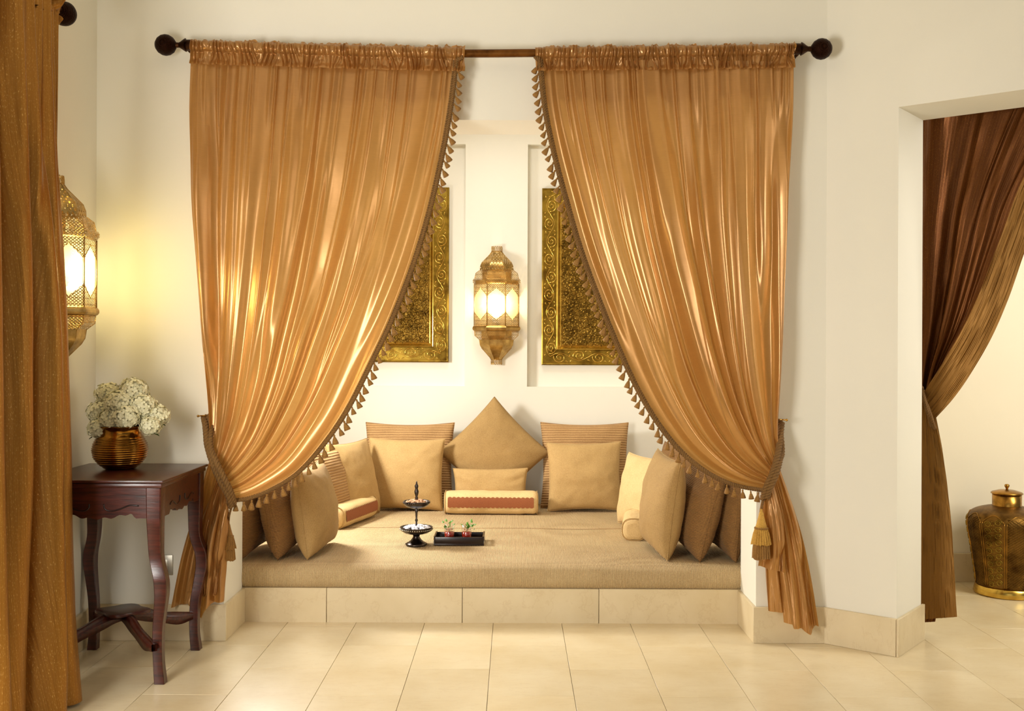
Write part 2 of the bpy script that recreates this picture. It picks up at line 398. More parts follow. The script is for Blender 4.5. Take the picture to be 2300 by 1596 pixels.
g = NT('clear_glass'); gl = g.n('ShaderNodeBsdfGlossy'); gl.inputs['Roughness'].default_value = 0.03; tp = g.n('ShaderNodeBsdfTransparent'); mx = g.n('ShaderNodeMixShader'); mx.inputs[0].default_value = 0.10
g.l(tp.outputs[0], mx.inputs[1]); g.l(gl.outputs[0], mx.inputs[2]); g.l(mx.outputs[0], g.out.inputs[0]); M['glass'] = g.m
g = NT('frosted_glass'); tr = g.n('ShaderNodeBsdfTranslucent'); tr.inputs[0].default_value = (1, 0.95, 0.82, 1); tp = g.n('ShaderNodeBsdfTransparent'); mx = g.n('ShaderNodeMixShader'); mx.inputs[0].default_value = 0.86
g.l(tr.outputs[0], mx.inputs[1]); g.l(tp.outputs[0], mx.inputs[2]); g.l(mx.outputs[0], g.out.inputs[0]); M['frost'] = g.m
g = NT('lamp_glow'); e = g.n('ShaderNodeEmission'); e.inputs[0].default_value = (1, 0.86, 0.55, 1); e.inputs[1].default_value = 12; g.l(e.outputs[0], g.out.inputs[0]); M['glow'] = g.m
M['ceramic'] = simple('lamp_ceramic', (225, 225, 222), 0.4)

# ------------------------------------------------------------------ room
WB = 4.603; AF = 4.913; AB = 6.90; XL = -1.857; JL, JR, LT = -1.284, 1.077, 2.312
AL, AR = -1.46, 1.26; CEIL = 3.15
dv = np.array([0.779, -0.627]); dv /= np.linalg.norm(dv); nv = np.array([dv[1], -dv[0]])   # along / (nv) into-camera side normal
bv = -nv if nv[1] < 0 else nv                                             # away from the camera, through the wall
P0 = np.array([1.383, WB]); P1 = P0 + dv * 0.315; TK = 0.323
P2 = P1 + bv * TK
def struct(name, mb, mat, **k): return tag(mb.build(name, mat, smooth=False, **k), kind='structure')
# floor: slab below and one object per stone tile
fl = MB().box((-2.2, -3.0, -0.08), (5.0, 7.4, -0.013)); flo = struct('floor', fl, M['grout'])
TW, TL = 0.324, 0.648; tiles = {}
def clip_poly(poly, a, b, c):
    out = []
    for i in range(len(poly)):
        p, q = poly[i], poly[(i + 1) % len(poly)]; dp = a * p[0] + b * p[1] - c; dq = a * q[0] + b * q[1] - c
        if dp <= 0: out.append(p)
        if (dp < 0) != (dq < 0): k = dp / (dp - dq); out.append((p[0] + (q[0] - p[0]) * k, p[1] + (q[1] - p[1]) * k))
    return out
def new_mesh_box(x, y):
    return MB().box((-x / 2, -y / 2, -0.012), (x / 2, y / 2, 0))
for k in range(-6, 14):
    x0 = -0.094 + TW * k; off = 4.207 if k % 2 == 1 else 3.883
    for j in range(-6, 5):
        y0 = off + TL * j
        if y0 + TL < 0.9: continue
        xa, xb, ya, yb = x0, x0 + TW, y0, min(y0 + TL, 5.83)
        if yb - ya < 0.03: continue
        if xb < JL or xa > JR:            # behind the front wall on the left, under walls
            if xb < 1.40: yb = min(yb, WB + 0.06)
        if xa < 1.25: yb = min(yb, AF + 0.03)
        if yb - ya < 0.03: continue
        xa = max(xa, XL - 0.02)
        if xb - xa < 0.03: continue
        key = (round(xb - xa, 3), round(yb - ya, 3)); 
        o = None
        if key in tiles: o = D.objects.new('tile', tiles[key]); C.objects.link(o)
        else:
            o = new_mesh_box(key[0] - 0.0016, key[1] - 0.0016).build('tile', M['tile'], smooth=False, bevel=0.0008, seg=1); tiles[key] = o.data
        o.location = ((xa + xb) / 2, (ya + yb) / 2, 0); o.parent = flo
# outer room walls
b = MB()
b.box((XL - 0.15, WB, 0), (JL, AF, CEIL)); b.box((JR, WB, 0), (P0[0] + 0.02, AF, CEIL)); b.box((JL, WB, LT), (JR, AF, CEIL))
struct('wall_back', b, M['wall'])
# left wall with its window opening beside the drape
b = MB()
b.box((XL - 0.15, 3.25, 0), (XL, WB + 0.3, CEIL)); b.box((XL - 0.15, -1, 0), (XL, 0.8, CEIL)); b.box((XL - 0.15, 0.8, 0), (XL, 3.25, 0.35)); b.box((XL - 0.15, 0.8, 2.55), (XL, 3.25, CEIL))
struct('wall_left', b, M['wall'])
# angled wall on the right, ending at the doorway
q0 = P0; q3 = P0 + bv * TK
hdr_far = P1 + dv * 1.5
b = MB(); b.prism([tuple(P0), tuple(P1), tuple(P2), tuple(P0 + bv * (TK + 0.02))], 0, CEIL)
b.prism([tuple(P1), tuple(hdr_far), tuple(hdr_far + bv * TK), tuple(P2)], 2.331, CEIL)
b.prism([tuple(hdr_far), tuple(hdr_far + dv * 1.2), tuple(hdr_far + dv * 1.2 + bv * TK), tuple(hdr_far + bv * TK)], 0, CEIL)
struct('wall_right', b, M['wall'])
struct('wall_passage_back', MB().box((1.40, 5.836, 0), (5.0, 6.0, CEIL)), M['wall_n'])
struct('wall_passage_left', MB().box((1.36, 4.93, 0), (1.48, 5.84, CEIL)), M['wall_n'])
struct('ceiling', MB().box((-2.2, -1.0, CEIL), (5.0, 7.3, CEIL + 0.1)), M['wall_b'])
# alcove walls
struct('wall_alcove_left', MB().box((AL - 0.1, AF, 0), (AL, AB + 0.2, CEIL)), M['wall_b'])
struct('wall_alcove_right', MB().box((AR, AF, 0), (AR + 0.1, AB + 0.2, CEIL)), M['wall_b'])
RZ0, RZ1, RD = 1.045, 2.656, 0.055
LR = (-1.30, -0.329); RR = (0.086, 1.06)
b = MB(); b.box((AL - 0.1, AB + RD, 0), (AR + 0.1, AB + 0.2, CEIL))
b.box((AL, AB, 0), (AR, AB + RD, RZ0)); b.box((AL, AB, RZ1), (AR, AB + RD, CEIL))
for a, c in ((AL, LR[0]), (LR[1], RR[0]), (RR[1], AR)): b.box((a, AB, RZ0), (c, AB + RD, RZ1))
struct('wall_alcove_back', b, M['wall_b'])
# stone plinth under the seat: four facing slabs over a core
PH = 0.162
pl = struct('trim_plinth', MB().box((AL, AF + 0.02, 0), (AR, AB, PH - 0.004)), M['grout'])
for a, c in ((JL - 0.03, P(733, 1400, AF)[0]), (P(733, 1400, AF)[0], P(1038, 1400, AF)[0]), (P(1038, 1400, AF)[0], P(1345, 1400, AF)[0]), (P(1345, 1400, AF)[0], JR + 0.03)):
    o = MB().box((-(c - a) / 2 + 0.0012, 0, -0.01), ((c - a) / 2 - 0.0012, 0.035, PH)).build('stone_slab', M['slab'], pl, smooth=False, bevel=0.0012, seg=1); o.location = ((a + c) / 2, AF, 0)
# baseboards: stone, standing proud of the plaster
BH, BT = 0.16, 0.014
def bboard(name, pieces, cap=True):
    par = None
    for i, poly in enumerate(pieces):
        cx = sum(p[0] for p in poly) / len(poly); cy = sum(p[1] for p in poly) / len(poly)
        if par is None:
            par = D.objects.new(name, None); C.objects.link(par); par['kind'] = 'structure'
        o = MB().prism([(p[0] - cx, p[1] - cy) for p in poly], 0.0, BH).build('stone_slab', M['slab'], par, smooth=False, bevel=0.0015, seg=1); o.location = (cx, cy, 0)
bboard('baseboard_back_left', [[(XL, WB - BT), (JL - 0.30, WB - BT), (JL - 0.30, WB), (XL, WB)], [(JL - 0.298, WB - BT), (JL + BT, WB - BT), (JL + BT, WB), (JL - 0.298, WB)], [(JL, WB), (JL + BT, WB), (JL + BT, AF), (JL, AF)]])
bboard('baseboard_back_right', [[(JR - BT, WB - BT), (P0[0] - 0.006, WB - BT), (P0[0] - 0.006, WB), (JR - BT, WB)], [(JR - BT, WB), (JR, WB), (JR, AF), (JR - BT, AF)]])
n2 = -bv
a0 = P0 + n2 * BT + dv * (-0.004); a1 = P1 + n2 * BT + dv * BT
bboard('baseboard_right', [[tuple(a0), tuple(a1 - dv * 0.012), tuple(P1 - dv * 0.012 + dv * BT), tuple(P0)], [tuple(a1 - dv * 0.0105), tuple(a1), tuple(P1 + dv * BT), tuple(P1 - dv * 0.0105 + dv * BT)],
                           [tuple(P1), tuple(P1 + dv * BT), tuple(P2 + dv * BT + bv * 0.012), tuple(P2 + bv * 0.012)]])
bboard('baseboard_left', [[(XL, 3.3), (XL + BT, 3.3), (XL + BT, WB - BT - 0.001), (XL, WB - BT - 0.001)]])
bboard('baseboard_passage', [[(1.49, 5.822), (2.35, 5.822), (2.35, 5.836), (1.49, 5.836)], [(2.352, 5.822), (4.5, 5.822), (4.5, 5.836), (2.352, 5.836)]])

# ------------------------------------------------------------------ seat mattress
ms = empty('seat_mattress', (0, AF, PH), 0, 'long low mattress in coarse beige woven cloth filling the alcove floor', 'mattress')
MT = 0.272
def mattress():
    n, m = 90, 70
    x = np.linspace(AL + 0.012, AR - 0.012, n); y = np.linspace(0.008, AB - AF - 0.012, m)
    X, Y = np.meshgrid(x, y, indexing='ij'); dome = 0.004 * vnoise(X * 3, Y * 3, 4)
    e = np.minimum(np.minimum(X - x[0], x[-1] - X), np.minimum((Y - y[0]) , y[-1] - Y)); Z = MT - PH + dome - 0.012 * np.exp(-e / 0.012)
    Z -= 0.010 * np.exp(-((Y - y[0]) / 0.10)) * (0.5 + 0.5 * vnoise(X * 2.2 + 5, Y * 0, 9)) * 1.2
    top = np.stack([X, Y, Z], -1)
    rows = []
    k = 8
    for i in range(k + 1):   # front skirt, slightly rounded
        t = i / k; zz = (top[:, 0, 2]) * (1 - t); bulge = 0.010 * math.sin(PI * t)
        rows.append(np.stack([top[:, 0, 0], np.full(n, y[0] - 0.0) - bulge + 0.008 * abs(2 * t - 1) ** 4 - 0.004, zz + 0.001], -1))
    front = np.stack(rows[::-1], 1)
    V = np.concatenate([front[:, :-1], top], 1)
    o = obj('cover', grid_mesh(V[:, ::-1]), M['mat_top'], ms)
    s = MB(); pts = [(xx, y[0] - 0.002, MT - PH - 0.010 + 0.0) for xx in x]
    # back/sides closing box
    MB().box((x[0], 0.02, 0.0), (x[-1], y[-1], 0.07)).build('core', M['mat_top'], ms, smooth=False)
    yc = 5.92 - AF
    obj('seam', grid_mesh(sweep([(xx, yc + 0.001 * math.sin(xx * 9), MT - PH + 0.004 * float(vnoise(np.array(xx * 3), np.array(yc * 3), 4)) + 0.0005) for xx in x], 0.0016, 6), close_v=True), M['c_brown'], ms)
mattress()

# ------------------------------------------------------------------ curtains
ROD = [(352, 100), (430, 103), (600, 108), (760, 113), (900, 117), (1050, 120), (1195, 119), (1400, 117), (1600, 114.5), (1785, 111.5), (1860, 110)]
RX = np.array([p[0] for p in ROD]); RY = np.array([p[1] for p in ROD])
YR = 4.515
def rody(px): return np.interp(px, RX, RY)
def pix2w(px, py, Y):
    u = (px - CX) / F; v = -(py - CY) / F
    return np.stack([(u - TH * v) * Y, Y, H + (v + TH * u) * Y], -1)
def folds(S, T, seed, NB=13, NF=34):
    """irregular hanging folds: long ridges of uneven width that wander and merge, and short pleats that die out below the heading"""
    rs = random.Random(seed); big = np.zeros_like(S); db = np.zeros_like(S); fine = np.zeros_like(S)
    K = int(NB * 1.2)
    for k in range(K):
        s0 = (k + rs.uniform(0.15, 0.85)) / K; w_ = rs.uniform(0.22, 0.62) / NB; a = rs.uniform(0.5, 1.15) * (w_ * NB / 0.36) ** 0.6
        dr = rs.uniform(-0.6, 0.6) / NB; c1 = rs.uniform(0, 6.28); t0 = rs.choice((-1, -1, rs.uniform(0.0, 0.45))); t1 = rs.choice((2, 2, 2, rs.uniform(0.55, 0.95)))
        c = s0 + dr * (T - 0.5) + 0.12 / NB * np.sin(3.2 * T + c1)
        sk = rs.uniform(-0.5, 0.5); x = (S - c) / w_; wx = np.where(x > 0, 1 + sk, 1 - sk); x = x / wx
        m = sstep(t0, t0 + 0.22, T) * (1 - sstep(t1 - 0.22, t1, T)); gss = np.exp(-np.abs(x) ** 1.7)
        big += a * m * gss; db += a * m * gss * x
    big = (big - 0.7) * 1.35
    K = int(NF * 0.75)
    for k in range(K):
        s0 = (k + rs.uniform(0.1, 0.9)) / K; w_ = rs.uniform(0.16, 0.42) / NF; L_ = rs.choice((rs.uniform(0.10, 0.3), rs.uniform(0.3, 0.9), 3))
        c = s0 + rs.uniform(-0.5, 0.5) / NF * T * 2 + 0.15 / NF * np.sin(4 * T + rs.uniform(0, 6))
        fine += rs.uniform(0.6, 1.3) * np.exp(-np.abs((S - c) / w_) ** 1.8) * (1 - sstep(L_ * 0.4, L_, T))
    fine = fine - 0.5
    return big, fine, db
def curtain_surface(L, R, seed, n=700, m=280, mirror=False, NB=12, NF=34, t0=0.0, t1=1.0, Ybase=YR, hem=None, amp=1.0, gather=True, belly=0.03, snoise=1.0):
    s = np.linspace(0, 1, n); t = np.linspace(t0, t1, m); S, T = np.meshgrid(s, t, indexing='ij')
    l = curve_at(L, t); r = curve_at(R, t)
    PX = l[None, :, 0] * (1 - S) + r[None, :, 0] * S; PY = l[None, :, 1] * (1 - S) + r[None, :, 1] * S
    big, fine, dbig = folds(S, T, seed, NB, NF)
    g_ = sstep(0.80, 1.0, T) if gather else np.zeros_like(T)
    e = np.minimum(sstep(0, 0.02, S), sstep(0, 0.02, 1 - S)) * 0.75 + 0.25
    Ab = (0.013 + 0.026 * sstep(0.0, 0.35, T)) * (1 - 0.55 * g_) * amp * e
    Af = (0.0110 - 0.0070 * sstep(0.02, 0.40, T)) * (1 + 0.1 * g_) * amp * e
    wr = 0.0009 * vnoise(S * 50, T * 18, seed + 5) * sstep(0.6, 1, T) + 0.0035 * vnoise(S * 7 + T * 4, T * 7 - S * 4, seed + 6) * snoise
    d = Ab * big + Af * fine + wr
    d += 0.006 * (sstep(-0.25, 0.35, vnoise(S * 16 + T * 1.5, T * 1.8, seed + 11)) - 0.5) * sstep(0.1, 0.4, T)
    d += belly * np.sin(PI * np.clip(T, 0, 1) ** 1.5) * np.sin(PI * np.clip(S, 0, 1)) 
    Y = Ybase - d
    dx = 0.35 * Ab * dbig * 1.0
    V = pix2w(PX, PY, np.full_like(PX, Ybase)); V[..., 1] = Y; V[..., 0] += dx
    if hem is not None:
        hy = np.interp(s, hem[0], hem[1]); z = pix2w(PX[:, -1], hy, np.full(n, Ybase))[:, 2]
        z0 = V[:, :1, 2]; z1 = V[:, -1:, 2]; V[..., 2] = z0 + (V[..., 2] - z0) * ((z[:, None] - z0) / (z1 - z0))
    UV = np.stack([S, T * 1.2], -1)
    return V, UV, S, T
def header(xa, xb, seed, par, edge=None):
    """gathered rod pocket: frill above the rod, pinched under it, seam along its lower edge"""
    n, m = 900, 40
    s = np.linspace(0, 1, n); t = np.linspace(0, 1, m); S, T = np.meshgrid(s, t, indexing='ij')
    PX = xa + (xb - xa) * S; ry = rody(PX)
    frill = 3.0 * vnoise(S * 60, T * 0, seed) + 2.0 * vnoise(S * 140, T * 0, seed + 3)
    PY = ry - 14 + frill * (1 - T) + T * (56 - frill * 0)
    R_ = 0.024; dz = (PY - ry) * YR / F
    prof = np.where(np.abs(dz) < R_, np.sqrt(np.clip(R_ ** 2 - dz ** 2, 0, 1)), 0) * 0.95
    prof = prof + 0.012 * sstep(0.75, 1, T)
    ph = S * 50 + 0.9 * vnoise(S * 26, T * 0.8, seed + 1) + 0.25 * vnoise(S * 60, T * 2, seed + 2)
    pl = np.cos(2 * PI * ph); pl = np.sign(pl) * np.abs(pl) ** 0.8
    am = (0.6 + 0.4 * vnoise(S * 40, T * 1.2, seed + 4)) * (0.010 + 0.003 * np.sin(PI * T))
    cr = 0.0035 * vnoise(S * 60 + T * 3, T * 2.5 - S * 4, seed + 5) + 0.001 * vnoise(S * 110 - T * 5, T * 4, seed + 6)
    V = pix2w(PX, PY, np.full_like(PX, YR)); V[..., 1] = YR - prof - 0.002 - am * (pl + 0.6) - cr
    V[..., 0] += -0.002 * np.sin(2 * PI * ph)
    o = obj('gathered_heading', grid_mesh(V, np.stack([S, T * 0.05], -1)), M['silk'], par)
    return o
# tassel mesh, hanging along -Z from its origin
def tassel_mesh(L=0.040, W=0.0125):
    mb = MB()
    mb.tube([(0, 0, 0.006), (0, 0, -0.004)], 0.0012, 5)
    mb.lathe([(0.0001, -0.002), (0.0032, -0.004), (0.0042, -0.008), (0.003, -0.0115)], 8)
    prof = [(0.0030, -0.0115), (0.0065, -0.018), (0.0098, -0.027), (W, -L)]
    n = 12; v = []; f = []
    for i in range(n):
        a = 2 * PI * i / n; k = 1.0 if i % 2 else 0.8
        for r, z in prof: v.append((r * k * math.cos(a), r * k * math.sin(a), z + (0.002 if i % 2 and z < -0.03 else 0)))
    for i in range(n):
        j = (i + 1) % n
        for q in range(3): f.append((i * 4 + q, j * 4 + q, j * 4 + q + 1, i * 4 + q + 1))
    f.append(tuple(i * 4 + 3 for i in range(n))); mb.add(v, f)
    me = mesh_pd(mb.v, mb.f); me.materials.append(M['tassel']); me.shade_smooth(); return me
TM = tassel_mesh()
def fringe(edge, side, par, start=0):
    """edge: world polyline; side +1 tassels lean to +X"""
    mb = MB(); e2 = edge.copy(); e2[:, 1] -= 0.004
    rope(mb, e2, 0.0052, 0.0050, 0.030, 3, 6)
    e3 = edge.copy(); e3[:, 0] -= side * 0.010; e3[:, 1] -= 0.004
    rope(mb, e3, 0.0036, 0.0036, 0.022, 2, 5)
    mb.build('braid_trim', M['cord'], par)
    pts = resample(edge, 0.035); n = len(pts)
    for i in range(1, n - 1):
        tg = pts[i + 1] - pts[i - 1]; tg /= np.linalg.norm(tg)
        perp = np.array([-tg[2] * -1, 0, tg[0] * -1]); perp = perp if perp[0] * side > 0 else -perp
        vert = abs(tg[2])
        d = np.array([0, 0, -1.0]) + perp * (0.75 * vert ** 3) + np.array([random.uniform(-.16, .16), random.uniform(-.1, .1), 0])
        v = Vector(d).normalized(); o = D.objects.new('tassel', TM); C.objects.link(o); o.parent = par
        o.location = Vector(pts[i]) + v * 0.008 + Vector((0, -0.003, 0)); q = v.to_track_quat('-Z', 'Y'); q = q @ __import__('mathutils').Quaternion((0, 0, 1), random.uniform(0, 6))
        o.rotation_mode = 'QUATERNION'; o.rotation_quaternion = q; k = random.uniform(0.98, 1.22); o.scale = (k, k, k)
# left curtain
LL = [(428, 132), (425, 250), (428, 350), (433, 480), (446, 640), (456, 780), (466, 900), (471, 985), (472, 1026)]
LRt = [(1026, 136), (1012, 250), (992, 360), (964, 480), (927, 600), (882, 715), (837, 810), (782, 918), (727, 998), (668, 1062), (605, 1100), (555, 1119), (511, 1124)]
cl = empty('silk_curtain', tuple(P(480, 1390, 4.55)), 0, 'copper gold silk curtain on the left, tied back beside the wooden side table', 'curtain', 'silk curtains framing the alcove')
cl.location = (0, 0, 0)
V, UV, S, T = curtain_surface(LL, LRt, 11)
obj('cloth', grid_mesh(V, UV), M['silk'], cl); header(429, 1044, 21, cl)
edge = V[-1].copy(); edge = np.vstack([P(1040, 128, YR - 0.01)[None], edge]); fringe(edge, 1, cl)
TL1 = [(476, 1030), (452, 1100), (430, 1170), (405, 1260), (383, 1368)]; TR1 = [(517, 1118), (512, 1180), (508, 1250), (506, 1320), (503, 1388)]
V, UV, S, T = curtain_surface(TL1, TR1, 31, 240, 160, NB=5, NF=9, Ybase=4.535, hem=([0, .3, .45, .6, .75, .9, 1], [1366, 1356, 1385, 1388, 1354, 1350, 1348]), gather=False, belly=0.0, amp=1.1, snoise=0.3)
V[..., 1] += -0.03 * (1 - sstep(0.0, 0.25, T)) ; V[..., 1] = np.minimum(V[..., 1], 4.583)
obj('cloth_tail', grid_mesh(V, UV * np.array([0.5, 0.4])), M['silk'], cl)
V, UV, S, T = curtain_surface([(488, 1075), (474, 1110), (458, 1180), (448, 1260), (449, 1342)], [(515, 1122), (508, 1170), (498, 1250), (486, 1330), (475, 1338)], 77, 120, 120, NB=2, NF=5, Ybase=4.50, gather=False, belly=0.012, amp=0.8, snoise=0.3)
obj('cloth_fold', grid_mesh(V, UV * np.array([0.3, 0.4])), M['silk'], cl)
# right curtain
RL = [(1211, 136), (1222, 240), (1242, 340), (1268, 440), (1303, 560), (1347, 680), (1392, 790), (1434, 880), (1482, 958), (1535, 1020), (1595, 1065), (1655, 1090), (1722, 1102)]
RRt = [(1783, 138), (1782, 250), (1777, 350), (1770, 450), (1764, 600), (1757, 760), (1751, 880), (1747, 960), (1749, 1028)]
cr = empty('silk_curtain', (0, 0, 0), 0, 'copper gold silk curtain on the right, tied back with a big gold tassel', 'curtain', 'silk curtains framing the alcove')
V, UV, S, T = curtain_surface(RL, RRt, 52, NB=11)
obj('cloth', grid_mesh(V, UV), M['silk'], cr); header(1203, 1783, 61, cr)
edge = V[0].copy(); edge = np.vstack([P(1202, 128, YR - 0.01)[None], edge]); fringe(edge, -1, cr)
V, UV, S, T = curtain_surface([(1716, 1095), (1722, 1160), (1722, 1260), (1728, 1372)], [(1745, 1035), (1775, 1120), (1802, 1205), (1825, 1310), (1841, 1412)], 83, 260, 170, NB=5, NF=11, Ybase=4.525, hem=([0, .28, .3, .42, .45, .62, .66, .8, 1], [1373, 1373, 1396, 1398, 1408, 1410, 1412, 1425, 1408]), gather=False, belly=0.0, amp=1.1, snoise=0.3)
V[..., 1] = np.minimum(V[..., 1], 4.58)
obj('cloth_tail', grid_mesh(V, UV * np.array([0.5, 0.4])), M['silk'], cr)
V, UV, S, T = curtain_surface([(1716, 1100), (1708, 1160), (1712, 1220), (1705, 1272)], [(1738, 1085), (1756, 1160), (1762, 1230), (1764, 1288)], 91, 120, 120, NB=2.5, NF=6, Ybase=4.47, gather=False, belly=0.012, amp=0.8, snoise=0.3)
obj('cloth_fold', grid_mesh(V, UV * np.array([0.3, 0.4])), M['silk'], cr)
# rod with finials
rd = empty('curtain_rod', tuple(P(1120, 120, YR)), 0, 'dark bronze curtain rod with ball ends above the alcove', 'curtain rod')
def loc_build(mb, par): 
    l = np.array(par.location); mb.v = [tuple(np.array(p) - l) for p in mb.v]; return mb
mb = MB(); mb.tube(resample([P(x, y, YR) for x, y in ROD if 425 <= x <= 1790], 0.03), 0.0175, 16); loc_build(mb, rd).build('pole', M['rod'], rd)
for (bx, by, sgn) in ((372, 101, 1), (1845, 110, -1)):
    c = P(bx, by, YR); d = np.array([sgn, 0, 0.0])
    prof = [(0.0001, -0.046), (0.018, -0.0425), (0.033, -0.032), (0.043, -0.016), (0.046, 0), (0.043, 0.016), (0.033, 0.032), (0.018, 0.0425), (0.012, 0.046)]
    o = MB().lathe(prof, 28).build('finial_ball', M['knob'], rd); o.rotation_euler = (0, sgn * PI / 2, 0); o.location = c - np.array(rd.location)
    prof = [(0.012, 0.040), (0.011, 0.058), (0.015, 0.066), (0.026, 0.082), (0.029, 0.088), (0.022, 0.092), (0.0235, 0.096), (0.0235, 0.122), (0.018, 0.124)]
    o = MB().lathe(prof, 24).build('finial_neck', M['darkb'], rd, angle=0.5); o.rotation_euler = (0, sgn * PI / 2, 0); o.location = c - np.array(rd.location)
for bx in (420, 1122, 1795):
    mb = MB(); c = P(bx, rody(bx), YR); mb.tube([c + (0, 0.012, -0.012), (c[0], WB - 0.001, c[2] - 0.012)], 0.007, 8)
    if bx != 1122: loc_build(mb, rd).build('wall_bracket', M['darkb'], rd)
# cords
def key_tassel(par, top, sc_=1.0, m1='cord2', m2='tassel'):
    if sc_ < 1: m1 = 'tassel'
    top = np.array(top); l = np.array(par.location)
    mb = MB().lathe([(0.001, 0.0), (0.006, -0.004), (0.006, -0.012), (0.010, -0.020), (0.013, -0.035), (0.020, -0.062), (0.025, -0.078), (0.022, -0.082)], 16)
    o = mb.build('tassel_cap', M[m1], par); o.location = top - l; o.scale = (sc_,) * 3
    for nm, z0, z1, r0, r1, mm in (('tassel_skirt', -0.078, -0.150, 0.024, 0.044, m1), ('tassel_skirt', -0.120, -0.212, 0.030, 0.040, m2)):
        n = 44; k = 6; v = []; f = []
        for i in range(n):
            a = 2 * PI * i / n; j = 1.0 if i % 2 else 0.86; dz = random.uniform(-0.005, 0.005)
            for q in range(k):
                t = q / (k - 1); r = (r0 + (r1 - r0) * t ** 0.7) * (1 if q == 0 else j) + (random.uniform(-.001, .001)); v.append((r * math.cos(a), r * math.sin(a), z0 + (z1 - z0) * t + (dz if q == k - 1 else 0)))
        for i in range(n):
            for q in range(k - 1): f.append((i * k + q, ((i + 1) % n) * k + q, ((i + 1) % n) * k + q + 1, i * k + q + 1))
        f.append(tuple(i * k + k - 1 for i in range(n)))
        o = MB().add(v, f).build(nm, M[mm], par, smooth=False); o.location = top - l; o.scale = (sc_,) * 3
    mb = MB()
    for i in range(26):
        a = 2 * PI * i / 26; mb.lathe([(0.0001, 0.004), (0.0035, 0.002), (0.004, -0.003), (0.0001, -0.006)], 6, (0.0265 * math.cos(a), 0.0265 * math.sin(a), -0.082))
    o = mb.build('bead_ring', M['tassel'], par); o.location = top - l; o.scale = (sc_,) * 3
def cord(name, label, paths, hook, hdir, ktop, group, ksc=1.0, R=0.0075, r=0.0072):
    t = empty(name, tuple(P(*hook, 4.53)), 0, label, 'curtain tie', group)
    for p in paths:
        mb = MB(); rope(mb, [P(a, b, y) for a, b, y in p], R, r, 0.045, 3, 6); loc_build(mb, t).build('rope', M['cord'], t)
    if ktop is not None: 
        key_tassel(t, P(*ktop), ksc)
        mb = MB(); rope(mb, [P(*paths[0][-1]), (P(*paths[0][-1]) + P(*ktop)) / 2 + np.array([0, -0.01, 0]), P(*ktop)], 0.003, 0.003, 0.02, 2, 5); loc_build(mb, t).build('tassel_string', M['cord'], t)
    return t
cord('tieback', 'twisted bronze rope tying the left silk curtain beside the side table', [[(458, 936, 4.575), (462, 960, 4.53), (466, 1000, 4.49), (478, 1040, 4.46), (495, 1080, 4.445), (512, 1112, 4.46), (520, 1138, 4.49)],
     [(466, 932, 4.58), (474, 955, 4.55), (472, 1000, 4.49), (485, 1035, 4.452), (504, 1075, 4.437), (518, 1105, 4.46), (526, 1130, 4.50)]], (452, 934), 1, (513, 1170, 4.562), 'rope tiebacks of the silk curtains', 0.80)
cord('tieback', 'twisted bronze rope tying the right silk curtain, with a fat gold tassel hanging from it', [[(1756, 948, 4.575), (1752, 985, 4.53), (1746, 1025, 4.48), (1736, 1060, 4.45), (1722, 1092, 4.45), (1713, 1120, 4.48)],
     [(1750, 944, 4.58), (1756, 1010, 4.54), (1752, 1030, 4.49), (1744, 1062, 4.444), (1730, 1094, 4.443), (1722, 1118, 4.47)]], (1760, 945), -1, (1710, 1142, 4.45), 'rope tiebacks of the silk curtains', 1.0)
for (hx, hy, sgn, lab) in ((445, 934, 1, 'small brass hook on the wall beside the left silk curtain'), (1767, 943, -1, 'small brass hook on the wall beside the right silk curtain')):
    c = P(hx, hy, 4.53); o = MB(); o.tube([(c[0], 4.53, c[2]), (c[0] + sgn * 0.012, 4.535, c[2] + 0.001), (c[0] + sgn * 0.022, 4.56, c[2]), (c[0] + sgn * 0.022, WB, c[2])], 0.0032, 8)
    v = MB().lathe([(0.0001, -0.006), (0.0045, -0.004), (0.006, 0), (0.0045, 0.004), (0.0001, 0.006)], 12, (c[0], 4.53, c[2])); o.add(v.v, v.f)
    h = o.build('curtain_hook', M['brass'], None); tag(h, lab, 'hook', 'brass hooks of the tiebacks')

